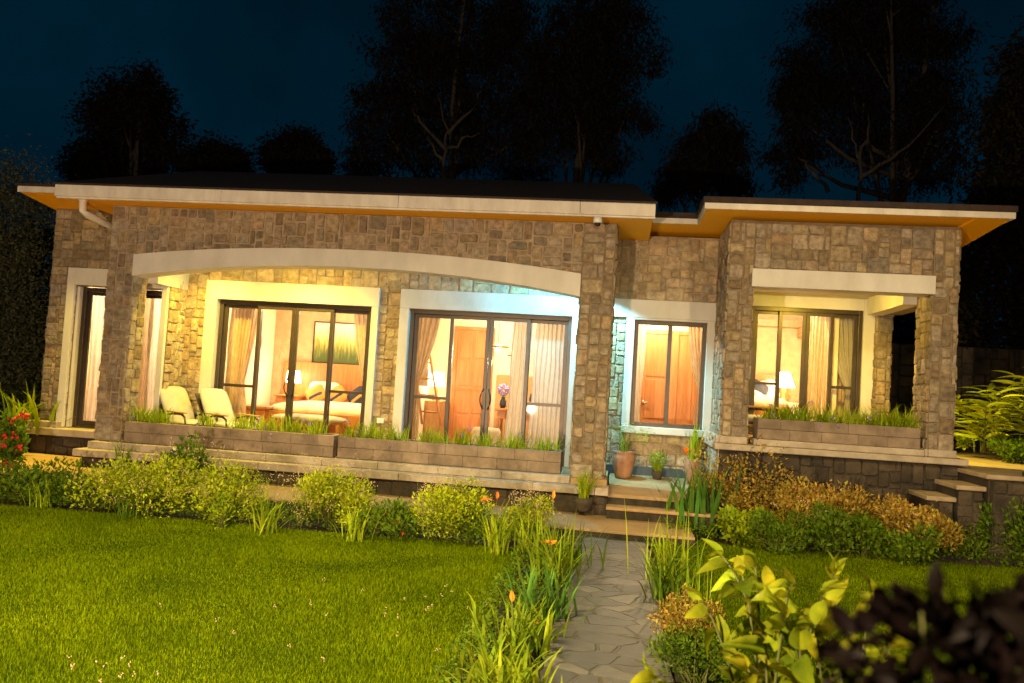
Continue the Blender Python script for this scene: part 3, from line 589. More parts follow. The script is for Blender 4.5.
def table_lamp(loc, h, label, watts=12, shade=(.10, .17), bulb=7):
    x, y, z = loc; t = thing('table_lamp', loc, label, 'lamp')
    mb = MB(); mb.lathe([(.07, 0), (.075, .015), (.03, .03), (.022, h*.3), (.035, h*.42), (.012, h*.52), (.01, h*.6)], loc, 16); mb.build('lamp_base', M['wood'], t, smooth=True)
    mb = MB(); mb.lathe([(shade[1], h*.5), (shade[0], h), (shade[0]-.006, h), (shade[1]-.006, h*.5)], loc, 24); mb.build('lamp_shade', emit('lit_lamp_shade', (1.0, .80, .50), bulb), t, smooth=True)
    lamp('POINT', 'bulb', (x, y-.2, z+h*.75), WARM, watts, .1, parent=t); return t

# ------------------------------------------------------------------ left bedroom
def bed(x0, x1, y0, y1, z, label, mt=None, headx=None, head_z=1.88):
    t = thing('bed', ((x0+x1)/2, (y0+y1)/2, z), label, 'bed')
    mb = MB(); mb.box(x0, x1, y0+.05, y1, z+.10, z+.36); mb.box(x0-.02, x1+.02, y0, y0+.05, z+.05, z+.48)
    for a in (x0+.05, x1-.11):
        for b in (y0+.06, y1-.1): mb.box(a, a+.06, b, b+.06, z, z+.10)
    mb.build('bed_frame', M['wood'], t, bevel=.008)
    mb = MB(); hx = headx or (x0-.2, x1+.2); mb.box(hx[0], hx[1], y1+.005, y1+.06, z+.2, head_z); mb.build('headboard', M['wood'], t, bevel=.008)
    mb = MB(); mb.pillow(((x0+x1)/2, (y0+y1)/2+.03, z+.50), X3, Y3, Z3, (x1-x0)/2+.01, (y1-y0)/2-.02, .15, n=14); mb.build('mattress', M['linen'], t, smooth=True)
    mb = MB(); mb.pillow(((x0+x1)/2, y0+.75, z+.515), X3, Y3, Z3, (x1-x0)/2+.03, .70, .15, n=14); mb.build('blanket', mt or M['linen'], t, smooth=True)
    return t
bed(-5.95, -4.02, 2.55, 4.5, FL, 'double bed with cream cover and red wood frame in the left bedroom', headx=(-6.45, -3.7))
t = thing('bed_bench', (-5.0, 2.3, FL), 'long upholstered bench at the foot of the double bed', 'bench')
mb = MB(); mb.pillow((-5.05, 2.28, FL+.40), X3, Y3, Z3, .62, .2, .07); mb.build('seat', M['cushion'], t, smooth=True)
for x in (-5.6, -4.55):
    for yy in (2.14, 2.38): mb = MB(); mb.box(x, x+.05, yy, yy+.05, FL, FL+.34); mb.build('leg', M['wood'], t)
def pillow(name, c, w, h, ang, m1, m2, label, lean=.35):
    t = thing(name, (c[0], c[1], c[2]-h/2), label, 'pillow')
    ax = np.array((math.cos(ang), 0, math.sin(ang))); az = np.array((-math.sin(ang)*.95, lean, math.cos(ang)*.95)); ay = np.cross(az, ax)
    mb = MB(); mb.pillow(c, ax, az, ay, w/2, h/2, .07); mb.build('pillow_case', m1, t, smooth=True)
    if m2 is not None:
        mb = MB(); mb.pillow(np.array(c)+az*(-.12*h)+ay*.004, ax, az, ay, w/2*.96, h*.15, .080); mb.build('stripe', m2, t, smooth=True)
for i, (px, w, a, cm, cs, lab) in enumerate([(316, .5, .5, M['orangecush'], M['navy'], 'orange pillow with navy stripe tilted left, nearest the lit lamp'), (337, .5, .62, M['orangecush'], M['navy'], 'orange pillow with navy stripe in the middle of the bed head'), (358, .52, .7, M['navy'], M['orangecush'], 'dark navy pillow half behind the door frame at the bed head')]):
    c = spot(px, 402-i*1.0, Y=4.15); pillow('pillow', (c[0], 4.12, 1.28), w*.72, .34, a, cm, cs, lab)
pillow('pillow', (-5.55, 4.3, 1.34), .6, .4, .0, M['linen'], None, 'white pillow standing against the red wood headboard')
t = thing('nightstand', (-6.15, 4.25, FL), 'red wood nightstand under the lit lamp', 'nightstand'); mb = MB(); mb.box(-6.38, -5.98, 4.05, 4.48, FL+.1, FL+.68); mb.box(-6.42, -5.96, 4.02, 4.5, FL+.68, FL+.71); mb.build('cabinet', M['wood'], t, bevel=.006)
mb = MB(); mb.box(-6.34, -6.02, 4.03, 4.049, FL+.42, FL+.62); mb.build('drawer', M['wood'], t, bevel=.004)
table_lamp((-6.12, 4.2, FL+.715), .46, 'lit white table lamp beside the double bed', 14, (.115, .145), 9)
def picture(x0, x1, y, z0, z1, mt, label):
    t = thing('picture', ((x0+x1)/2, y, z0), label, 'picture'); mb = MB(); f = .025
    mb.box(x0-f, x0, y-.03, y, z0-f, z1+f); mb.box(x1, x1+f, y-.03, y, z0-f, z1+f); mb.box(x0, x1, y-.03, y, z0-f, z0); mb.box(x0, x1, y-.03, y, z1, z1+f); mb.build('picture_frame', M['bronze'], t)
    mb = MB(); mb.box(x0, x1, y-.02, y-.002, z0, z1); mb.build('canvas', mt, t)
def meadow_mat():
    mt, tr, b = nodes('meadow_print'); L = tr.links; tc = N(tr, 'ShaderNodeTexCoord'); sp = N(tr, 'ShaderNodeSeparateXYZ'); L.new(tc.outputs['Generated'], sp.inputs[0])
    mp = N(tr, 'ShaderNodeMapping', Scale=(26, 1, 2.2)); L.new(tc.outputs['Generated'], mp.inputs[0]); nz = N(tr, 'ShaderNodeTexNoise', Scale=1.3, Detail=4); L.new(mp.outputs[0], nz.inputs['Vector'])
    ad = N(tr, 'ShaderNodeMath'); ad.operation = 'MULTIPLY_ADD'; ad.inputs[1].default_value = .75; L.new(nz.outputs['Fac'], ad.inputs[0]); sb = N(tr, 'ShaderNodeMath'); sb.operation = 'SUBTRACT'; sb.inputs[1].default_value = .375; L.new(sp.outputs['Z'], sb.inputs[0]); L.new(sb.outputs[0], ad.inputs[2])
    rp = N(tr, 'ShaderNodeValToRGB'); e = rp.color_ramp.elements; e[0].position = .12; e[0].color = (.05, .075, .01, 1); e[1].position = .85; e[1].color = (.72, .60, .42, 1)
    for ps, c in ((.32, (.12, .14, .02, 1)), (.5, (.42, .33, .07, 1)), (.68, (.68, .52, .25, 1))): q = e.new(ps); q.color = c
    L.new(ad.outputs[0], rp.inputs[0]); L.new(rp.outputs[0], b.inputs['Base Color']); return mt
picture(-5.90, -4.62, 4.598, 1.90, 2.66, meadow_mat(), 'wide picture of tall green and golden grass above the double bed')
for i, (px, py, s, lab) in enumerate([(246, 352, .16, 'dark woven leaf fan hanging lower on the bedroom side wall'), (260, 341, .15, 'light woven leaf fan hanging higher on the bedroom side wall')]):
    c = spot(px, py, X=-6.70); mb = MB()
    mb.prism([(c[1]+s*.62*math.sin(a)*(1-.25*math.cos(a)), c[2]+s*1.1*math.cos(a)) for a in np.linspace(0, 2*math.pi, 21)[:-1]], 'x', -6.718, -6.70); mb.tube([(-6.705, c[1], c[2]-s), (-6.705, c[1], c[2]-s*1.8)], .012)
    tag(mb.build('woven_fan', M['palewood'] if i else M['bark']), lab, 'wall decoration')
t = thing('side_table', (-6.1, 2.6, FL), 'small wooden side table by the bedroom wall', 'table'); mb = MB(); mb.box(-6.4, -5.85, 2.4, 2.85, FL+.50, FL+.54); mb.box(-6.36, -5.89, 2.44, 2.81, FL+.38, FL+.499); mb.build('tabletop', M['wood'], t, bevel=.005)
for x in (-6.37, -5.92):
    for yy in (2.42, 2.79): mb = MB(); mb.box(x, x+.035, yy, yy+.035, FL, FL+.38); mb.build('leg', M['wood'], t)
# curtains
tag(curtain('curtain', (-6.22, -5.86), (-6.25, -6.0), FL+.02, 2.78, 1.62, M['curtain'], 6, .03, (1.55, -6.24, -5.98)), 'linen curtain drawn to the left side of the left bedroom door', 'curtain')
tag(curtain('curtain', (-5.97, -5.80), (-6.06, -5.92), FL+.02, 2.78, 1.75, M['curtain'], 3, .025, (1.5, -6.1, -5.97)), 'darker linen curtain behind the left drawn curtain of the left bedroom', 'curtain')
tag(curtain('curtain', (-4.22, -3.80), (-3.98, -3.82), FL+.02, 2.78, 1.62, M['curtain'], 5, .03, (1.5, -3.95, -3.82)), 'linen curtain swept to the right side of the left bedroom door', 'curtain')
tag(curtain('curtain', (-3.20, -2.78), (-3.22, -3.05), FL+.02, 2.78, 1.62, M['curtain'], 5, .03, (1.65, -3.22, -3.08)), 'linen curtain swept to the left side of the middle door', 'curtain')
tag(curtain('curtain', (-1.66, -1.36), (-1.70, -1.40), FL+.02, 2.78, 1.60, M['sheer'], 5, .03), 'narrow white sheer curtain hanging in the middle door', 'curtain')
tag(curtain('curtain', (-1.32, -.72), (-1.34, -.72), FL+.02, 2.78, 1.66, M['sheer'], 9, .03), 'wide sheer curtain closing the right panel of the middle door', 'curtain')
tag(curtain('curtain', (.95, 1.24), (1.10, 1.24), FL+.02, 2.8, 1.62, M['curtain'], 5, .025, (1.75, 1.14, 1.24)), 'linen curtain swept to the right of the small window', 'curtain')
tag(curtain('curtain', (.20, .36), (.20, .30), FL+.02, 2.8, 1.62, M['sheer'], 3, .02), 'pale curtain strip at the left of the small window', 'curtain')
tag(curtain('curtain', (2.98, 3.22), (2.96, 3.20), 1.15, 3.20, 2.78, M['curtain'], 5, .03), 'straight linen curtain in the middle of the veranda door', 'curtain')
tag(curtain('curtain', (3.14, 3.66), (3.50, 3.66), 1.15, 3.20, 2.70, M['sheer'], 6, .03, (1.95, 3.53, 3.66)), 'pale curtain tied back at the right of the veranda door', 'curtain')
tag(curtain('curtain', (3.20, 3.68), (3.22, 3.68), 1.15, 3.20, 2.84, M['curtain'], 6, .03), 'darker curtain behind the tied one in the veranda door', 'curtain')
tag(curtain('curtain', (-8.30, -7.86), (-8.30, -7.86), .66, 2.84, 1.16, M['sheer'], 5, .03), 'pale curtain behind the left wing door', 'curtain')
tag(curtain('curtain', (-7.90, -7.30), (-7.90, -7.30), .66, 2.84, 1.22, M['curtain'], 8, .035), 'brown pleated curtain behind the left wing door', 'curtain')
tag(curtain('curtain', (-7.35, -6.95), (-7.30, -6.95), .66, 2.84, 1.16, M['sheer'], 5, .03), 'pale curtain seen past the left column', 'curtain')

# ------------------------------------------------------------------ middle room
t = thing('ladder', (-3.2, 3.0, FL), 'wooden towel ladder leaning on the wall in the middle room', 'ladder')
q0, q1 = spot(429, 350, Y=3.5), spot(441, 425, Y=2.9); q2 = q0+np.array((-.28, .05, 0)); q3 = q1+np.array((-.33, 0, 0))
for a, b in ((q0, q1), (q2, q3)): mb = MB(); mb.tube([a, b], .022, 8); mb.build('rail', M['wood'], t, smooth=True)
for k in (.18, .4, .62, .84): mb = MB(); mb.tube([q0+(q1-q0)*k, q2+(q3-q2)*k], .014, 8); mb.build('rung', M['wood'], t, smooth=True)
mb = MB(); c = q0+(q1-q0)*.18; 
for k in range(12):
    pass
mb.prism([(c[0]-.24, c[2]+.02), (c[0]-.04, c[2]+.02), (c[0]-.02, c[2]-.42), (c[0]-.25, c[2]-.40)], 'y', c[1]-.05, c[1]-.02); tag(mb.build('towel', M['linen'], bevel=.01), 'white towel hanging on the wooden ladder', 'towel')
t = thing('console_cabinet', (-3.3, 4.2, FL), 'wooden cabinet holding the glowing lamp in the middle room', 'cabinet'); mb = MB(); mb.box(-3.5, -3.18, 3.9, 4.55, FL, FL+.78); mb.build('cabinet', M['palewood'], t, bevel=.008); mb = MB(); mb.box(-3.46, -3.22, 3.88, 3.899, FL+.1, FL+.7); mb.build('cabinet_door', M['palewood'], t)
table_lamp((-3.33, 4.1, FL+.785), .52, 'glowing table lamp behind the towel ladder', 8, (.11, .15), 6)
c = spot(414, 383, Y=3.9); mb = MB(); mb.box(c[0]-.12, c[0]+.14, 3.9, 3.92, 1.25, 1.85); tag(mb.build('artwork', emit('blue_artwork_glow', (.08, .25, .9), 1.6)), 'small glowing blue screen at the left of the middle room', 'artwork')  # blue picture, no light source; the glow is added by emission
t = thing('pendant_lamp', (-2.1, 3.0, 2.3), 'wooden pendant lamp with two round discs and bare bulbs in the middle room', 'lamp')
for px, py in ((498, 347), (516, 356)):
    c = spot(px, py, Y=3.0); mb = MB(); mb.lathe([(.01, .05), (.17, .02), (.19, 0), (.17, -.015), (.01, .0)], c, 24); mb.build('disc', M['palewood'], t, smooth=True)
    mb = MB(); mb.lathe([(.005, -.08), (.03, -.06), (.034, -.035), (.015, -.012)], c, 12); mb.build('bulb', emit('bare_bulb', (1, .75, .4), 45), t, smooth=True)
    mb = MB(); mb.tube([c+np.array((0, 0, .04)), (c[0], c[1], IC)], .005, 6); mb.build('cord', M['dark'], t)
    lamp('POINT', 'bulb_light', (c[0], c[1], c[2]-.13), WARM, 16, .04, parent=t)
t = thing('desk', (-1.7, 3.7, FL), 'wooden desk with the flower vase in the middle room', 'desk'); mb = MB(); mb.box(-2.12, -1.0, 3.3, 3.9, FL+.70, FL+.74); mb.box(-2.08, -1.04, 3.34, 3.86, FL+.55, FL+.699); mb.build('desktop', M['wood'], t, bevel=.005)
for x in (-2.09, -1.08):
    for yy in (3.33, 3.82): mb = MB(); mb.box(x, x+.05, yy, yy+.05, FL, FL+.55); mb.build('leg', M['wood'], t)
c = spot(495, 425, Y=3.4); t = thing('flower_vase', (-2.0, 3.45, FL+.742), 'dark vase of lilac flowers on the desk', 'vase'); mb = MB(); mb.lathe([(.04, 0), (.06, .05), (.055, .12), (.03, .17), (.04, .19)], (-2.0, 3.45, FL+.742), 16); mb.build('vase', M['navy'], t, smooth=True)
lb = LB(); pp = np.array((-2.0, 3.45, FL+1.06))+rdir(60)*np.array((.10, .09, .09)); ball(lb, pp, .022); lb.build('flowers', M['purple'], t)
lb = LB(); V, F = straps(np.tile(np.array((-2.0, 3.45, FL+.9)), (14, 1)), .2, .015, (.1, .7), .3); lb.add(V, F); lb.build('stems', M['strap'], t)
t = thing('pouf', (-2.2, 2.6, FL), 'white round pouf in front of the desk', 'pouf'); mb = MB(); mb.lathe([(.20, .04), (.24, .08), (.245, .36), (.21, .42), (.02, .43)], (-2.15, 2.7, FL), 24); mb.build('seat', M['linen'], t, smooth=True); mb = MB(); mb.lathe([(.15, 0), (.16, .04)], (-2.15, 2.7, FL), 16); mb.build('foot', M['wood'], t)
t = thing('mirror_stand', (-1.75, 4.3, 1.4), 'dark wooden shelf of small bottles on the tan panelling', 'shelf'); mb = MB(); mb.box(-1.95, -1.35, 4.35, 4.545, 1.36, 1.39); mb.box(-1.95, -1.92, 4.35, 4.545, 1.1, 1.359); mb.build('board', M['wood'], t)
for k in range(4): mb = MB(); mb.lathe([(.025, 0), (.028, .08), (.012, .11), (.012, .15)], (-1.88+.13*k, 4.42, 1.391), 10); tag(mb.build('bottle', M['navy'], smooth=True), 'small dark bottle on the wooden shelf behind the lilac flowers', 'bottle', 'bottles on the shelf')

# ------------------------------------------------------------------ right bedroom
bed(1.95, 2.84, 3.5, 4.98, 1.11, 'bed with white cover behind the veranda door', headx=(1.75, 3.1), head_z=2.16)
pillow('pillow', (2.40, 4.6, 1.86), .52, .42, -.45, M['navy'], M['linen'], 'navy pillow with a white stripe beside the veranda lamp')
pillow('pillow', (2.62, 4.75, 1.84), .5, .4, .35, M['linen'], None, 'white pillow next to the veranda lamp')
t = thing('nightstand', (2.98, 4.6, 1.11), 'white covered nightstand under the veranda bedroom lamp', 'nightstand'); mb = MB(); mb.box(2.80, 3.25, 4.3, 4.8, 1.11, 1.66); mb.build('cabinet', M['linen'], t, bevel=.01); mb = MB(); mb.box(2.84, 3.21, 4.28, 4.299, 1.35, 1.6); mb.build('drawer', M['linen'], t, bevel=.005)
table_lamp((2.92, 4.5, 1.665), .54, 'lit white cone lamp behind the veranda door', 14, (.09, .19), 10)
picture(1.98, 2.30, 5.098, 2.35, 2.9, meadow_mat(), 'narrow picture on the wall at the left of the veranda door')

# ------------------------------------------------------------------ loggia and veranda furniture
def lounge_chair(loc, rz, label):
    t = thing('lounge_chair', (0, 0, 0), label, 'chair', 'cushioned chairs in the loggia')
    # faces -Y in local space
    for sx in (-1, 1):
        mb = MB(); x = sx*.31
        mb.tube([(x, -.40, 0), (x, -.38, .36), (x, -.33, .52), (x, -.22, .56), (x, .1, .55), (x, .38, .50), (x, .42, 0)], .02, 8); mb.build('arm', M['bronze'], t, smooth=True)
        mb = MB(); mb.box(x-.035, x+.035, -.36, .30, .575, .60); mb.build('armrest', M['palewood'], t, bevel=.008)
    mb = MB(); mb.box(-.30, .30, -.36, .34, .25, .29); mb.build('seat_frame', M['palewood'], t, bevel=.006)
    mb = MB(); mb.pillow((0, -.03, .37), X3, Y3, Z3, .285, .36, .085); mb.build('seat_cushion', M['cushion'], t, smooth=True)
    a = .62; az = np.array((0, math.sin(a), math.cos(a))); ay = np.array((0, math.cos(a), -math.sin(a)))
    mb = MB(); mb.pillow(np.array((0, .26, .36))+az*.40, X3, az, ay, .28, .43, .075); mb.build('back_cushion', M['cushion'], t, smooth=True)
    p0 = np.array((.33, .25)); dz, dy = np.array((az[1], az[2])), np.array((ay[1], ay[2])); mb = MB(); mb.prism([p0, p0+dy*.03, p0+dz*.84+dy*.03, p0+dz*.84], 'x', -.27, .27); mb.build('backrest', M['bronze'], t)
    t.location = loc; t.rotation_euler = (0, 0, rz); t.scale = (.84, .84, .80); return t
lounge_chair((-6.28, .66, FL), R(58), 'cream cushioned lounge chair beside the left column, the farther left of two')
lounge_chair((-5.66, .70, FL), R(56), 'cream cushioned lounge chair in front of the left bedroom door')
lounge_chair((1.98, 1.2, 1.11), R(60), 'cushioned armchair half hidden behind the bay pillar in the veranda')
t = thing('security_camera', (-.39, -.5, 3.9), 'small white dome security camera under the long white fascia', 'camera'); mb = MB(); mb.lathe([(.055, .0), (.06, -.06), (.05, -.075)], (-.39, -.52, 3.895), 16); mb.build('housing', M['soft_white'], t, smooth=True); mb = MB(); mb.lathe([(.042, -.076), (.038, -.10), (.02, -.115), (.002, -.118)], (-.39, -.52, 3.895), 16); mb.build('dome', M['dark'], t, smooth=True)
mb = MB(); c = spot(381, 420.5, Y=WB); mb.box(c[0]-.055, c[0]+.055, WB-.045, WB, c[2]-.04, c[2]+.04); tag(mb.build('socket_plate', M['soft_white'], bevel=.004), 'small white socket plate on the stone between the glass doors', 'socket')

# ------------------------------------------------------------------ steps at the right and walls
st = thing('garden_steps', (3.9, -.6, 0), 'three wide stone garden steps rising right of the bay to the side path', 'steps')
for x, z, y0 in ((3.60, .70, -.88), (3.90, .85, -.94), (4.20, 1.0, -1.0)):
    last = x > 4.1; x1 = 9.5 if last else x+.33; y1 = 7 if last else -.225
    mb = MB(); mb.box(x, x1, y0, y1, z-.055, z); mb.build('tread', M['treads'], st, bevel=.012)
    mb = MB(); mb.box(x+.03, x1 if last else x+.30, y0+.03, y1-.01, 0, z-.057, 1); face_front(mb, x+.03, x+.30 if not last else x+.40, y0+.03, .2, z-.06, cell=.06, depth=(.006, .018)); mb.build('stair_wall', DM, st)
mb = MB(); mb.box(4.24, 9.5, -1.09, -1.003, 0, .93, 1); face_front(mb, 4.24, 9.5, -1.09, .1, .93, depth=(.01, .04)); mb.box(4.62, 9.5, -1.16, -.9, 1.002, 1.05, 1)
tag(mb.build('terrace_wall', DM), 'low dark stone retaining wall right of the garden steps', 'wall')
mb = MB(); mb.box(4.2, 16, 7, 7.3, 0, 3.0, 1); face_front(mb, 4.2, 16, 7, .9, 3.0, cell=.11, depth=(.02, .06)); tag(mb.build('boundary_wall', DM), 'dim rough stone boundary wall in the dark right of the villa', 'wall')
mb = MB(); n = 16; x0, x1, y0, y1 = 1.28, 4.3, -1.25, -.1
mb.add([(x0+(x1-x0)*i/n, y0+(y1-y0)*j/n, -.02+.34*math.sin(math.pi*.5*j/n)**.8+random.uniform(-.02, .02)) for j in range(n+1) for i in range(n+1)], [(j*(n+1)+i, j*(n+1)+i+1, (j+1)*(n+1)+i+1, (j+1)*(n+1)+i) for j in range(n) for i in range(n)]); structure(mb.build('flower_bed', M['soil'], smooth=True))
# entrance steps and landing (parts of the villa)
mb = MB(); mb.box(-.08, 1.29, -.55, -.262, .05, .205); part(mb, 'riser', M['darkmortar'])  # dark material stands in for shade on the lower riser
mb = MB(); mb.box(-.09, 1.29, -.57, -.262, .206, .245); part(mb, 'step', M['concrete'], bevel=.01)
mb = MB(); mb.box(-.08, 1.29, -.272, -.262, .246, .33); part(mb, 'riser', M['darkmortar'])  # upper riser strip, its shade put in by the dark material
mb = MB(); mb.add([(-.08, -.26, .05), (1.29, -.26, .05), (1.29, -.26, .37), (-.08, -.26, .37), (-.08, WB, .05), (1.29, WB, .05), (1.29, WB, .50), (-.08, WB, .50)], [(0, 1, 2, 3), (3, 2, 6, 7), (1, 5, 6, 2), (4, 0, 3, 7)]); part(mb, 'landing', M['concrete'], bevel=.01)
# ------------------------------------------------------------------ planting
def frame(px, pyb, pyt, wpx, z=0.0, Y=None):
    """Base point on the ground, height and width in metres of a plant measured in the photo."""
    c = spot(px, pyb, Z=z) if Y is None else spot(px, pyb, Y=Y)
    s = float((c-CAM)@fw)/FPX; return c, (pyb-pyt)*s, wpx*s
def stems_mesh(t, c, tips, r=.006, mt='stem', n=5, name='stems'):
    mb = MB()
    for p in tips:
        a = np.array((c[0]+random.uniform(-.05, .05), c[1]+random.uniform(-.05, .05), c[2]-.01)); m_ = a+(p-a)*.5+np.array((0, 0, .12*np.linalg.norm(p-a))); mb.tube([a, m_, p], [r, r*.8, r*.4], n)
    return mb.build(name, M[mt], t, smooth=True)
def dome(n, c, w, d, h, inner=.25, lumps=7):
    """Points through a lumpy dome: several overlapping lobes, uneven outline."""
    k = RNG.integers(0, lumps, n); la = RNG.uniform(0, 2*np.pi, lumps); lr = RNG.uniform(.15, .62, lumps); lz = RNG.uniform(.25, .72, lumps); ls = RNG.uniform(.30, .48, lumps)
    lc = np.stack([lr*np.cos(la), lr*np.sin(la), lz], 1)
    v = rdir(n)*(RNG.uniform(inner, 1, n)**.5)[:, None]*ls[k][:, None]
    p = lc[k]+v*np.array((1, 1, .9)); p[:, 2] = np.abs(p[:, 2])
    out = unit(v+np.array((0, 0, .35)))
    return p*np.array((w/2*1.05, d/2*1.05, h))+np.array(c), out
def shrub(name, px, pyb, pyt, wpx, label, mt, n, leaf, lw=.5, cat='shrub', group=None, flower=None, nf=0, fr=.012, z=0.0, Y=None, depth=.9, lumps=8, sprays=0):
    c, h, w = frame(px, pyb, pyt, wpx, z, Y); c = c+np.array((0, w*.3, 0)); h *= 1.16; w *= 1.42; n *= 2.2; leaf *= 1.22
    t = thing(name, c, label, cat, group); lb = LB(); nn = int(n)
    p, o = dome(nn, c, w, w*depth, h, .2, lumps)
    lb.add(place(oval(lw), p, o+RNG.normal(size=(nn, 3))*.55, RNG.uniform(.4, 1.5, nn)*leaf), OVAL_F)
    lb.build('foliage', M[mt], t)
    tips = c+(p[RNG.integers(0, nn, 22)]-c)*1.13; stems_mesh(t, c, tips, .005 if leaf < .05 else .008)
    if sprays:
        q, o2 = dome(sprays, c, w*1.05, w*depth, h*1.08, .85, lumps); lb = LB()
        V, F = straps(q-o2*.05, RNG.uniform(.08, .20, sprays), .003, (0, .6), .3, 2); lb.add(V, F); lb.build('spray', M['airy'], t)['kind'] = 'stuff'
        tp = V[:, -1, :]; lb = LB(); tp = np.repeat(tp, 3, 0)+RNG.normal(size=(sprays*3, 3))*.014; ball(lb, tp, .008); lb.build('flowers', M['clover'], t)['kind'] = 'stuff'
    if nf:
        q, _ = dome(nf, c, w, w*depth, h, .95, lumps); q[:, 1] -= w*.04; q = np.repeat(q, 5, 0)+RNG.normal(size=(nf*5, 3))*fr*.8; 
        for k in range(nf): lb = LB(); ball(lb, q[k*5:k*5+5], fr); lb.build('flower', M[flower], t)
    return t
def strap_plant(name, px, pyb, pyt, label, n, wd, mt='strap', cat='plant', group=None, z=0.0, Y=None, lean=(.05, .75), droop=.9, spread=.06, flowers=None, lenmul=1.15, tall=0, tallh=1.0):
    c, h, _ = frame(px, pyb, pyt, 10, z, Y); t = thing(name, c, label, cat, group)
    pos = c+np.stack([RNG.normal(size=n)*spread, RNG.normal(size=n)*spread, np.zeros(n)], 1)
    lb = LB(); V, F = straps(pos, h*lenmul*RNG.uniform(.65, 1.1, n), wd*RNG.uniform(.7, 1.2, n), lean, droop, 6); lb.add(V, F)
    if tall:
        pos = c+np.stack([RNG.normal(size=tall)*spread*1.3, RNG.normal(size=tall)*spread, np.zeros(tall)], 1); V, F = straps(pos, h*tallh*RNG.uniform(.75, 1.05, tall), wd*.8, (0, .22), .18, 5); lb.add(V, F)
    lb.build('leaves', M[mt], t)
    for fpx, fpy, fm, kind in (flowers or []):
        d = spot(fpx, fpy, Y=c[1]-.05); mb = MB(); mid_ = (c+d)/2+np.array((.0, 0, .04)); mb.tube([c, mid_, d], [.005, .004, .003], 6); mb.build('flower_stem', M['stem'], t, smooth=True)
        lb = LB()
        if kind == 'lily':
            dd = np.array([(math.cos(a)*.9, math.sin(a)*.9-.3, .35+.2*math.sin(3*a)) for a in np.linspace(0, 6.28, 7)[:-1]]); BL, BF = big_leaf(.34, .05, .35, 4)
            lb.add(place(BL, np.tile(d, (6, 1)), dd, np.full(6, .085)), BF)
        elif kind == 'bud': BL, BF = big_leaf(.4, .1, .1, 4); lb.add(place(BL, np.tile(d, (3, 1)), np.array([(.1, -.1, 1), (-.12, .0, 1), (.02, .12, 1.)]), np.full(3, .075)), BF)
        else: ball(lb, d+RNG.normal(size=(9, 3))*.018, .014)
        lb.build('flower', M[fm], t)
    return t

# lawn: blades, clover
def lawn_blades(name, label_kind, x0, x1, y0, y1, dens):
    n = int((x1-x0)*(y1-y0)*dens); p = np.stack([RNG.uniform(x0, x1, n), RNG.uniform(y0, y1, n), np.full(n, -.004)], 1)
    d = p-CAM; zz = d@fw; xx = d@rt/zz*FPX+512; yy = 341.5-d@up/zz*FPX
    ok = (zz > 1) & (xx > -260) & (xx < 1284) & (yy < 800); edge = RNG.normal(size=n)*.03
    ok &= (p[:, 0] < x1-.05+edge) & (p[:, 1] < y1-.05+edge+.04*np.sin(p[:, 0]*2.3)); p = p[ok]; n = len(p)
    L = RNG.uniform(.018, .038, n)*(1+.25*np.sin(p[:, 0]*3.1+1.7*np.sin(p[:, 1]*2.2))); az = RNG.uniform(0, 2*np.pi, n); th = RNG.uniform(.05, .75, n)
    sd = np.stack([-np.sin(az), np.cos(az), np.zeros(n)], 1)*RNG.uniform(.0024, .0044, n)[:, None]
    tip = p+np.stack([np.cos(az)*np.sin(th), np.sin(az)*np.sin(th), np.cos(th)], 1)*L[:, None]
    lb = LB(); lb.add(np.stack([p-sd, p+sd, tip], 1), [(0, 1, 2)]); o = lb.build(name, M['grass'], smooth=False); o['kind'] = 'stuff'; return o
lawn_blades('lawn_grass', '', -10.5, -.80, -8.2, -2.42, 11500)
lawn_blades('lawn_grass', '', .62, 6.0, -8.0, -1.12, 8000)
lb = LB(); pts = [spot(px, py, Z=.055) for px, py in [(random.uniform(20, 470), random.uniform(575, 683)) for _ in range(14)]+[(random.gauss(400, 45), random.gauss(605, 14)) for _ in range(12)]+[(random.gauss(110, 30), random.gauss(672, 8)) for _ in range(11)]]
pp = np.repeat(np.array(pts), 4, 0)+RNG.normal(size=(len(pts)*4, 3))*.007; ball(lb, pp, .0055); o = lb.build('clover_flowers', M['clover']); o['kind'] = 'stuff'

# the bed between the left lawn and the walkway
A_ = 'airy'
shrub('shrub', 22, 504, 470, 95, 'low dark green shrub at the far left end of the lawn bed', 'low', 1300, .045, lumps=10)
strap_plant('strap_plant', 42, 508, 478, 'thin leaved strap plant in front of the low dark shrub at the bed left end', 40, .012)
shrub('shrub', 122, 518, 466, 112, 'wide airy yellow green shrub, leftmost of the airy ones in the lawn bed', A_, 3000, .032, sprays=220, lumps=12)
strap_plant('strap_plant', 128, 518, 482, 'green strap plant growing out of the leftmost airy shrub', 45, .014, 'low')
shrub('shrub', 172, 500, 448, 42, 'upright round broad leaved shrub with a few white blooms', 'broad', 620, .062, .6, flower='whitepetal', nf=4, fr=.016, lumps=8)
shrub('shrub', 214, 524, 474, 74, 'airy yellow green shrub just right of the white blooming shrub', A_, 2100, .03, sprays=160)
shrub('shrub', 220, 530, 498, 24, 'small bright yellow tuft at the front of the second airy shrub', 'strap', 330, .03)
strap_plant('strap_plant', 266, 534, 490, 'arching strap leaved plant leaning over the lawn between two airy shrubs', 44, .022, droop=1.3)
strap_plant('strap_plant', 262, 518, 478, 'slender grassy plant behind the arching strap leaved plant', 30, .010, lean=(0, .3), droop=.3)
shrub('shrub', 322, 533, 480, 78, 'dense airy yellow green shrub in front of the joint of the two planters', A_, 2500, .03, sprays=200)
shrub('shrub', 343, 526, 500, 34, 'small bush with red flowers at the right side of the dense airy shrub', 'broad', 330, .045, flower='red', nf=5, fr=.014)
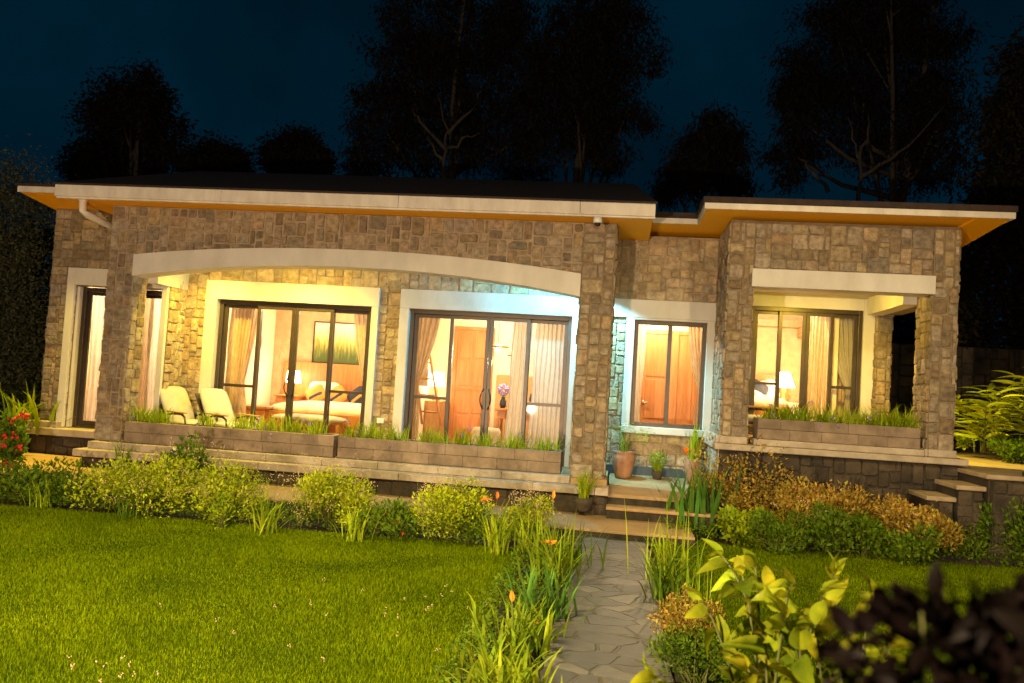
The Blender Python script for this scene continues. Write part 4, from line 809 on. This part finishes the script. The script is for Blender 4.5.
strap_plant('strap_plant', 352, 541, 508, 'spreading strap leaved plant below the red flowers', 46, .020, droop=1.25)
shrub('shrub', 386, 541, 508, 58, 'low broad leaved bush with two red flowers near the middle of the bed', 'broad', 700, .045, flower='red', nf=4, fr=.014)
shrub('shrub', 437, 546, 489, 78, 'tall fluffy yellow green shrub before the right planter', A_, 2600, .03, sprays=220)
shrub('shrub', 470, 548, 512, 36, 'low green bush squeezed beside the tall fluffy shrub', 'broad', 480, .04)
strap_plant('strap_plant', 494, 554, 506, 'strap leaved day lily with a pale orange flower before the right planter', 55, .024, droop=1.15, flowers=[(486, 500, 'orange', 'lily'), (497, 499, 'orange', 'bud')])
shrub('shrub', 522, 541, 503, 46, 'airy whitish shrub at the right end of the bed by the walkway', A_, 1500, .028, sprays=240)
strap_plant('strap_plant', 528, 556, 512, 'strap leaved plant under the whitish airy shrub', 45, .02, droop=1.1)
def ground_cover(x0, x1, y0, y1, n, h, z=lambda x, y: 0*x, mt='low'):
    p = np.stack([RNG.uniform(x0, x1, n), RNG.uniform(y0, y1, n), np.zeros(n)], 1)
    hh = h*(.35+.65*np.abs(np.sin(p[:, 0]*2.9+np.sin(p[:, 1]*5))*np.cos(p[:, 0]*1.3+1))); p[:, 2] = z(p[:, 0], p[:, 1])+hh*RNG.uniform(.05, 1, n)
    lb = LB(); lb.add(place(oval(.5), p, rdir(n, -.1, .9), RNG.uniform(.025, .055, n)), OVAL_F); o = lb.build('ground_cover', M[mt]); o['kind'] = 'stuff'
ground_cover(-7.6, -.75, -2.36, -1.56, 9000, .24); ground_cover(.62, 4.3, -1.22, -.7, 2500, .12, lambda x, y: .02+.2*np.clip((y+1.25)/1.1, 0, 1)); ground_cover(1.4, 4.1, -.95, -.2, 9000, .42, lambda x, y: .05+.25*np.clip((y+1.25)/1.1, 0, 1), 'rusty'); ground_cover(-.95, -.46, -7.5, -2.3, 3200, .12); ground_cover(.46, .72, -7, -1.6, 2000, .12)
# left edge of the path
strap_plant('day_lily', 551, 583, 520, 'day lily with an open orange flower beside the path top', 70, .024, 'lily', droop=1.15, spread=.12, flowers=[(550, 543, 'orange', 'lily'), (553, 499, 'orange', 'bud')], tall=16, tallh=1.25)
strap_plant('day_lily', 566, 566, 522, 'dense green strap plant at the corner of path and walkway', 60, .02, 'low', spread=.12, droop=.7, tall=12, tallh=1.1)
strap_plant('day_lily', 540, 618, 568, 'leafy green strap plant second along the left edge of the path', 70, .026, 'bluestrap', spread=.12, droop=.9)
strap_plant('day_lily', 514, 650, 606, 'yellow green lily clump with an orange bud, middle of the left path edge', 75, .030, 'lily', spread=.11, droop=1.1, flowers=[(512, 602, 'orange', 'bud')], lean=(.02, .6))
strap_plant('day_lily', 530, 640, 596, 'narrow leaved lily clump leaning over the left path edge', 50, .022, 'lily', spread=.09, droop=.8, flowers=[(536, 632, 'orange', 'bud')])
strap_plant('day_lily', 492, 694, 638, 'wide leaved lily clump nearest the viewer on the left path edge', 75, .034, 'lily', spread=.12, droop=1.1, lean=(.02, .7))
strap_plant('day_lily', 512, 700, 660, 'lily clump at the bottom left corner of the path', 45, .026, 'lily', spread=.10, droop=.9)
# right edge of the path
strap_plant('reed_plant', 664, 582, 500, 'tall upright reed plant at the right corner of the walkway', 60, .020, lean=(.0, .7), droop=1.0, spread=.09, tall=9, tallh=1.0, lenmul=.75)
strap_plant('strap_plant', 670, 602, 545, 'dark green strap plant third from the house on the right path edge', 55, .022, 'low', spread=.1)
shrub('shrub', 690, 652, 600, 62, 'low brownish shrub on the right path edge', 'rusty', 1300, .022, lumps=10)
strap_plant('reed_plant', 700, 640, 570, 'thin upright reed stalks rising from the low brownish shrub', 26, .008, lean=(0, .25), droop=.15, spread=.08)
shrub('shrub', 700, 700, 648, 80, 'low leafy ground shrub at the bottom of the right path edge', 'low', 1100, .022, lumps=10)
# right bed under the bay
strap_plant('canna', 700, 528, 468, 'bright green broad leaved canna clump at the bay corner', 46, .055, 'bluestrap', spread=.15, lean=(.0, .6), droop=.6, z=.05)
strap_plant('strap_plant', 668, 520, 490, 'pale blue green strap plant beside the entrance platform', 26, .02, 'bluestrap', spread=.05, z=.08)
for px, pyb, pyt, w, lab in [(742, 520, 450, 96, 'rusty flowering shrub leftmost under the bay planter'), (795, 514, 444, 96, 'tall rusty shrub under the middle of the bay planter'), (842, 514, 447, 92, 'rusty yellow shrub under the right half of the bay planter'), (838, 534, 486, 66, 'rusty brown shrub just left of the garden steps'), (768, 504, 452, 66, 'thin rusty shrub between the first two rusty shrubs under the bay planter'), (820, 510, 458, 66, 'loose rusty shrub between the two tallest rusty shrubs of the right bed'), (878, 524, 484, 56, 'small rusty shrub touching the lowest garden step'), (712, 516, 478, 40, 'small rusty shrub behind the bright canna clump'), (800, 532, 490, 60, 'low rusty shrub in the second row of the right bed'), (925, 548, 508, 60, 'sparse rusty shrub right in front of the lowest garden step')]:
    shrub('shrub', px, pyb, pyt, w, lab, 'rusty', 1500, .04, z=.18, lumps=12, flower='clover', nf=26, fr=.009)
for px, pyb, pyt, w, lab in [(745, 548, 513, 45, 'dark green grassy shrub at the left of the right lawn edge'), (783, 556, 518, 44, 'rounded green shrub second along the right lawn edge'), (828, 558, 517, 45, 'rounded green shrub in the middle of the right lawn edge'), (868, 560, 522, 42, 'dense dark green shrub right of the middle of the right lawn edge'), (915, 566, 534, 45, 'dark leafy shrub near the right end of the right lawn edge'), (975, 566, 528, 60, 'dark loose shrub at the right end of the right lawn edge')]:
    shrub('shrub', px, pyb, pyt, w, lab, random.choice(['low', 'broad', 'strap']), 900, random.uniform(.035, .06), random.uniform(.35, .6), lumps=7, sprays=random.choice([0, 25]))
strap_plant('strap_plant', 785, 540, 496, 'grassy strap plant arching among the rounded shrubs of the right bed', 55, .014, 'strap', spread=.08, droop=1.2, z=.05)
strap_plant('canna', 888, 527, 497, 'young broad leaved plant with a yellow flower below the garden steps', 12, .06, 'bluestrap', z=.15, droop=.7, flowers=[(871, 492, 'orange', 'lily')])
strap_plant('strap_plant', 985, 552, 500, 'dark grassy plant before the low retaining wall', 60, .016, 'low', spread=.14, droop=1.1, z=.05)
shrub('shrub', 1004, 566, 508, 46, 'dark loose shrub standing before the low retaining wall', 'low', 1300, .045, lumps=9)
shrub('shrub', 1036, 572, 500, 50, 'dark shrub at the right picture edge before the retaining wall', 'broad', 1200, .05, lumps=9)
# left group
shrub('flower_bush', 3, 468, 420, 27, 'bush covered in red flowers at the left picture edge', 'broad', 700, .06, .6, flower='red', nf=26, fr=.030, z=.2, lumps=9)
strap_plant('canna', 18, 432, 388, 'yellow green leafy plant behind the red flowers by the left wing', 46, .06, 'strap', spread=.2, droop=.9, Y=.6)
strap_plant('grass_tuft', 122, 468, 438, 'small weed tuft at the foot of the left column plinth', 34, .012, 'low', Y=-.5, droop=.6)
# planter planting
def tufts(lst, Y, z, box, h=(.16, .26), group=None):
    for i, (px, k) in enumerate(lst):
        c = spot(px, 430, Y=Y); c = np.array((c[0], Y+random.uniform(-.06, .06), z)); n = int(60*k)
        ords = ['leftmost', 'second', 'third', 'fourth', 'fifth', 'sixth', 'seventh', 'eighth', 'ninth', 'tenth']
        t = thing('grass_tuft', c, f'yellow green grass tuft, {ords[i]} {"" if i == 0 else "from the left "}in {box}', 'grass tuft', group)
        pos = c+np.stack([RNG.normal(size=n)*.09*k, RNG.normal(size=n)*.04, np.zeros(n)], 1); lb = LB()
        V, F = straps(pos, RNG.uniform(*h, n)*(.95+.35*k), .017, (.0, .95), 1.1, 4); lb.add(V, F); lb.build('blades', M['strap'], t)
        if i % 2 == 0:
            for s in range(2):
                d = c+np.array((random.uniform(-.2, .2), -.12-random.uniform(0, .1), random.uniform(-.08, .30))); mb = MB(); mb.tube([c, (c+d)/2+np.array((0, 0, .12)), d], [.004, .003, .002], 5); mb.build('flower_stem', M['stem'], t, smooth=True)
                lb = LB(); ball(lb, d+RNG.normal(size=(8, 3))*.014, .010); lb.build('flower', M['purple'], t)
tufts([(140, 1.5), (158, 1.2), (205, .8), (243, .9), (265, 1.0), (290, 1.1), (318, .9)], .17, .81, 'the left loggia planter', group='tufts in the left loggia planter')
tufts([(352, .9), (372, 1.5), (398, 1.0), (435, 1.1), (460, 1.0), (486, 1.1), (517, 1.1), (547, 1.0)], .17, .80, 'the right loggia planter', group='tufts in the right loggia planter')
tufts([(768, 1.0), (786, 1.2), (803, 1.4), (822, 1.1), (842, 1.2), (862, 1.1), (882, 1.4), (904, 1.7)], .18, 1.41, 'the bay veranda planter', group='tufts in the bay planter')
# pots by the entrance
def pot(name, c, r, h, label, style='terracotta'):
    t = thing(name, c, label, 'plant pot'); mb = MB()
    mb.lathe([(r*.62, 0), (r*.72, h*.1), (r*.98, h*.62), (r, h*.82), (r*.9, h*.93), (r*1.0, h), (r*.86, h), (r*.8, h*.9), (.01, h*.88)], c, 24); mb.build('pot', M[style], t, smooth=True); return t
def potted(t, c, h, n, L, wd, mt='strap', **k):
    pos = np.tile(np.array(c)+np.array((0, 0, h*.88)), (n, 1))+RNG.normal(size=(n, 3))*np.array((.03, .03, 0)); lb = LB(); V, F = straps(pos, L*RNG.uniform(.6, 1.1, n), wd, **k); lb.add(V, F); lb.build('leaves', M[mt], t)
def onwall(px, y): c = spot(px, 470, Y=y); return np.array((c[0], y, .37+.13*(y+.26)/1.54))
c = onwall(623, .90); t = pot('plant_pot', c, .165, .38, 'tall weathered terracotta pot with thin arching plant by the mid column'); potted(t, c, .38, 26, .38, .012, lean=(.0, .6), droop=1.2)
pp = np.array(c)+np.array((0, 0, .38)); lb = LB(); q = pp+np.array([(.12, -.05, .30), (.22, -.02, .22), (-.12, 0, .28), (.02, 0, .34), (.3, 0, .22)]).repeat(26, 0)+RNG.normal(size=(130, 3))*.055; lb.add(place(oval(.3), q, rdir(130, -.4, .5), np.full(130, .055)), OVAL_F); lb.build('fronds', M['strap'], t)
c = onwall(657.5, 1.0); t = pot('plant_pot', c, .085, .12, 'small dark pot with a bushy green plant under the window', 'darkstone'); potted(t, c, .12, 40, .26, .018, lean=(.0, .6), droop=.7)
lb = LB(); q = np.array(c)+np.array((0, 0, .26))+rdir(150)*np.array((.12, .1, .12)); lb.add(place(oval(.5), q, rdir(150, -.2, 1), np.full(150, .05)), OVAL_F); lb.build('foliage', M['strap'], t)
c = onwall(693, .85); t = pot('plant_pot', c, .12, .34, 'brown clay jar with an upright orange tipped plant beside the bay corner'); potted(t, c, .34, 20, .55, .035, lean=(.0, .35), droop=.35)
lb = LB(); BL, BF = big_leaf(.35, .1, .1, 4); lb.add(place(BL, np.tile(np.array(c)+np.array((-.09, -.1, .40)), (4, 1)), np.array([(-.6, -.2, 1), (-.3, -.3, 1), (-.8, .1, .8), (-.2, 0, 1.)]), np.full(4, .13)), BF); lb.build('flower', M['orange'], t)
c = spot(583, 511, Y=-.52); t = pot('plant_pot', c, .13, .17, 'dark pot with a spiky grass plant in front of the mid column', 'darkstone'); potted(t, c, .17, 80, .42, .016, lean=(0, .65), droop=.5)
# ginger plants by the side path
def ginger(px, pyb, h, Y, ncane, label, z=None):
    c = spot(px, pyb, Y=Y); t = thing('ginger_plant', c, label, 'plant'); BL, BF = big_leaf(.20, .04, .35, 6); lb = LB(); mb = MB()
    for k in range(ncane):
        az = random.uniform(0, 6.28); ln = random.uniform(.1, .75); L = h*random.uniform(.7, 1.15); b = c+np.array((random.uniform(-.25, .25), random.uniform(-.2, .2), -.02)); pts_ = []
        for i in range(7):
            s = i/6; pts_.append(b+np.array((math.cos(az)*L*ln*s*s, math.sin(az)*L*ln*s*s, L*s*(1-.18*ln*s))))
        mb.tube(pts_, [.012-.0013*i for i in range(7)], 6)
        nl = 15; s = np.linspace(.22, 1.0, nl); P = np.array([pts_[min(5, int(x*6))]+(pts_[min(6, int(x*6)+1)]-pts_[min(5, int(x*6))])*(x*6-min(5, int(x*6))) for x in s])
        side = np.array((-math.sin(az), math.cos(az), 0)); sg = np.where(np.arange(nl) % 2, 1, -1)[:, None]
        D = side*sg*.9+np.array((math.cos(az)*.5, math.sin(az)*.5, .55))+RNG.normal(size=(nl, 3))*.12
        lb.add(place(BL, P, D, h*RNG.uniform(.30, .42, nl), .9), BF)
    lb.build('leaves', M['ginger'], t); mb.build('canes', M['stem'], t, smooth=True)
ginger(992, 452, 1.05, 2.2, 12, 'large ginger plant with long arching leaves beside the side path'); ginger(1040, 448, 1.2, 2.3, 11, 'second ginger plant with long leaves at the right picture edge')
shrub('shrub', 1018, 462, 442, 44, 'low green shrub at the foot of the ginger plants', 'low', 700, .05, Y=1.6)
shrub('shrub', 966, 448, 436, 14, 'small yellow green plant behind the bay corner pier', 'strap', 160, .05, Y=2.5)

# ------------------------------------------------------------------ foreground bushes near the viewer
c0 = np.array((.62, -8.35, 0.0)); t = thing('leafy_bush', c0, 'lit lime green broad leaved bush close to the viewer at the bottom right', 'bush')
mb = MB(); lb = LB(); tends = []
tips = [(702, 600, 2.9), (655, 676, 2.6), (722, 556, 3.1), (742, 575, 3.0), (790, 585, 2.8), (765, 640, 2.6), (822, 596, 2.9), (858, 628, 2.7), (872, 596, 2.9), (800, 650, 2.5), (892, 640, 2.6), (835, 575, 3.0), (748, 668, 2.5), (780, 612, 2.7), (880, 670, 2.5), (840, 660, 2.4), (815, 625, 2.6), (770, 590, 2.9), (905, 610, 2.8), (755, 565, 3.1), (825, 690, 2.4), (870, 690, 2.3)]
for px, py, dd in tips:
    d = fw+rt*(px-512)/FPX-up*(py-341.5)/FPX; p = CAM+d*dd; b = np.array((.60+random.uniform(-.12, .2), p[1]+random.uniform(-.1, .15), .0)); m1 = np.array((b[0]*.7+p[0]*.3, b[1], p[2]*.55)); m2 = b*.25+p*.75; m2[2] = p[2]*.93
    ss = np.linspace(0, 1, 14)[:, None]; C = (1-ss)**3*b+3*(1-ss)**2*ss*m1+3*(1-ss)*ss**2*m2+ss**3*p; mb.tube(list(C), list(np.linspace(.008, .003, 14)), 6)
    nl = 8; idx = np.linspace(6.5, 13, nl); P = np.array([C[min(12, int(i))]+(C[min(13, int(i)+1)]-C[min(12, int(i))])*(i-int(i)) for i in idx]); T = unit(C[-1]-C[-3]); sd = unit(np.cross(T, (0, 0, 1))); sg = np.where(np.arange(nl) % 2, 1, -1)[:, None]
    D = T*.5+sd*sg*.9+np.array((0, 0, -.15))+RNG.normal(size=(nl, 3))*.35; BL, BF = big_leaf(random.uniform(.46, .60), random.uniform(.05, .12), random.uniform(.3, .8)); lb.add(place(BL, P, D, RNG.uniform(.07, .125, nl), .55), BF)
    D2 = T+RNG.normal(size=(4, 3))*.45; lb.add(place(BL, np.tile(p, (4, 1)), D2, RNG.uniform(.05, .09, 4), .6), BF)
lb.build('leaves', M['fore'], t); mb.build('stems', M['stem'], t, smooth=True)
d = fw+rt*(1022-512)/FPX-up*(676-341.5)/FPX; cc = CAM+d*.78; t = thing('shaded_bush', (cc[0], cc[1], 0), 'reddish bush, shade put into its dark leaf colour, filling the bottom right corner close to the viewer', 'bush'); lb = LB(); BL, BF = big_leaf(.5, .08, .3, 6)
n = 820; v = rdir(n)*(RNG.uniform(.1, 1, n)**.45)[:, None]; P = cc+v*np.array((.17, .12, .105))+np.array((0, 0, -.03)); lb.add(place(BL, P, v+RNG.normal(size=(n, 3))*.5, RNG.uniform(.022, .045, n)), BF); lb.build('leaves', M['shaded'], t); stems_mesh(t, (cc[0], cc[1], 0), P[:14], .003)

# ------------------------------------------------------------------ trees beyond the villa
def tree(name, lobes, base_px, Y, label, n, leaf, mt='treeleaf', lw=.2, hang=.7, trunk_r=.22, limbs=None, group=None, dz=1.0):
    """lobes: crown lobes as photo ellipses, each given its own depth; limbs end inside them."""
    b = spot(base_px, 300, Y=Y); b[2] = 0; t = thing(name, b, label, 'tree', group); mb = MB(); lb = LB(); ctr = []
    main = len(lobes); lobes = list(lobes)
    for cx, cy, rx, ry in lobes[:main]:
        for _ in range(4):
            a = random.uniform(0, 6.28); f = random.uniform(.28, .46); lobes.append((cx+rx*.92*math.cos(a), cy+ry*.92*math.sin(a), rx*f, ry*f*random.uniform(.6, 1.2)))
    area = sum(rx*ry for _, _, rx, ry in lobes)
    for cx, cy, rx, ry in lobes:
        yy = Y+random.uniform(-1.6, 1.6)*dz; c = spot(cx, cy, Y=yy); s = (yy+11.5)/FPX; ctr.append((c, rx*s, ry*s)); ax = np.array((rx*s, (rx+ry)/2*s*.8, ry*s))
        m_ = int(n*rx*ry/area); m_ = int(m_*3.6); nc = max(12, m_//24); cl = rdir(nc)*(RNG.uniform(.05, 1.0, nc)**.42)[:, None]*RNG.uniform(.8, 1.12, nc)[:, None]
        P = np.repeat(c+cl*ax, 24, 0)+RNG.normal(size=(nc*24, 3))*np.array((1, 1, .85))*max(.22, .13*min(rx, ry)*s)
        k = len(P); D = rdir(k, -1, .5)+np.array((0, 0, -hang)); lb.add(place(oval(lw), P, D, leaf*.70*RNG.uniform(.6, 1.3, k), .1), OVAL_F)
    lb.build('crown', M[mt], t)
    top = max(ctr, key=lambda q: q[0][2])[0]
    tp = [b+(np.array((top[0], top[1], top[2]))-b)*f+np.array((random.uniform(-.25, .25), random.uniform(-.2, .2), 0))*(1 if 0 < f < 1 else 0) for f in (0, .2, .4, .6, .8, 1)]
    mb.tube(tp, [trunk_r*(1-.17*i) for i in range(6)], 9)
    for c, rx, rz in ctr[:main]:
        f = random.uniform(.3, .6); a = b+(np.array(top)-b)*f; a[2] = min(a[2], c[2]*.86)
        mid_ = (a+c)/2+np.array((random.uniform(-.3, .3), 0, -.25)); mb.tube([a, mid_, c], [trunk_r*.42, trunk_r*.28, trunk_r*.1], 7)
        for _ in range(3):
            e = c+np.array((random.uniform(-.7, .7)*rx, random.uniform(-.5, .5)*rx, random.uniform(-.2, .8)*rz)); mb.tube([mid_+(c-mid_)*random.uniform(.2, .9), (mid_+e)/2+np.array((0, 0, .2)), e], [trunk_r*.16, trunk_r*.1, trunk_r*.04], 5)
    for pts_ in limbs or []: 
        q0_ = [spot(px, py, Y=Y-3.0) for px, py in pts_]; q = []
        for a, b_ in zip(q0_[:-1], q0_[1:]): q += [a+(b_-a)*f+RNG.normal(size=3)*.05*(f > 0) for f in (0, .33, .66)]
        q.append(q0_[-1]); mb.tube(q, list(np.linspace(trunk_r*.26, trunk_r*.05, len(q))), 7)
    mb.build('trunk', M['bark'], t, smooth=True); return t
G = None
tree('eucalyptus', [(450, 20, 62, 60), (400, 70, 44, 60), (500, 60, 44, 62), (440, 110, 60, 62), (505, 130, 42, 58), (385, 130, 34, 52), (360, 158, 18, 34), (540, 120, 24, 70), (470, -60, 55, 50)], 443, 18, 'tall dark eucalyptus with pale forked branches behind the roof middle', 11500, .34, trunk_r=.26,
     limbs=[[(443, 185), (446, 150), (448, 130), (437, 92)], [(446, 150), (420, 122), (412, 108)], [(448, 134), (470, 112), (486, 86)], [(444, 160), (428, 140)], [(446, 152), (462, 138), (480, 133)]])
tree('eucalyptus', [(600, 15, 46, 46), (620, 50, 34, 44), (575, 60, 34, 50), (590, 95, 34, 40), (625, 110, 24, 32), (570, 130, 22, 36), (612, 150, 18, 16), (600, -60, 45, 50)], 568, 18, 'tall dark eucalyptus with ragged gaps right of the roof middle', 7200, .34, trunk_r=.2)
tree('eucalyptus', [(880, 10, 62, 56), (840, 60, 48, 52), (910, 70, 62, 64), (800, 120, 26, 34), (850, 120, 48, 48), (935, 130, 40, 52), (790, 155, 18, 26), (905, 160, 46, 30), (890, -60, 60, 50)], 858, 18, 'broad dark eucalyptus with a pale slanting limb behind the right bay', 11500, .34, trunk_r=.26,
     limbs=[[(858, 200), (861, 170), (856, 145), (848, 118)], [(862, 176), (890, 160), (918, 136), (945, 105)], [(828, 192), (812, 172), (798, 158)], [(860, 165), (868, 140), (868, 115)]])
tree('dark_tree', [(130, 100, 34, 36), (110, 125, 34, 46), (150, 130, 32, 50), (125, 165, 48, 34), (95, 170, 20, 34)], 128, 18, 'rounded dark tree behind the left end of the roof', 6500, .3, lw=.35, hang=.2)
tree('dark_tree', [(215, 158, 26, 22), (235, 166, 16, 16), (195, 166, 16, 14)], 215, 20, 'small dark tree low behind the left roof slope', 2000, .3, lw=.35, hang=.2, trunk_r=.15)
tree('dark_tree', [(298, 150, 24, 26), (280, 162, 18, 20), (312, 160, 14, 22)], 297, 20, 'small round dark tree between the left tree and the tall eucalyptus', 2300, .3, lw=.35, hang=.2, trunk_r=.15)
tree('dark_tree', [(715, 135, 22, 24), (700, 160, 28, 28), (725, 170, 20, 26), (675, 180, 20, 18)], 705, 18, 'mid sized dark tree showing above the step between the two roofs', 3000, .3, lw=.25, trunk_r=.16)
tree('dark_tree', [(1010, 170, 26, 60), (985, 190, 16, 30), (1040, 120, 40, 70), (1030, 220, 40, 60)], 1015, 12, 'black tree mass at the right picture edge', 4200, .3, lw=.35, hang=.3, dz=.6)
tree('garden_tree', [(8, 190, 22, 36), (28, 230, 20, 34), (5, 260, 24, 44), (22, 300, 22, 40), (0, 330, 30, 50), (20, 360, 20, 34), (-30, 240, 30, 80)], 8, 3, 'silvery leaved tree standing close to the left end of the villa', 6000, .10, 'sidetree', lw=.4, hang=.1, trunk_r=.09, dz=.35)
tree('garden_tree', [(10, 385, 26, 26), (-15, 370, 26, 40), (25, 340, 16, 30)], 5, 5, 'dark shrubby tree behind the leafy plant at the left edge', 2200, .12, 'low', lw=.4, hang=.1, trunk_r=.06, dz=.3)
tree('dark_tree', [(930, 320, 50, 60), (1000, 300, 46, 70), (895, 350, 26, 46), (975, 370, 50, 40), (1050, 330, 40, 80), (960, 255, 26, 30)], 960, 9, 'black leafy hedge tree in the dark to the right of the villa', 5200, .22, trunk_r=.05, lw=.4, hang=.25, dz=.4)
tree('dark_tree', [(20, 300, 40, 70), (50, 260, 30, 60), (-30, 280, 40, 90), (40, 360, 40, 50)], 25, 8, 'dark bushy tree behind the silvery one at the left edge', 3600, .2, lw=.4, hang=.2, dz=.4)
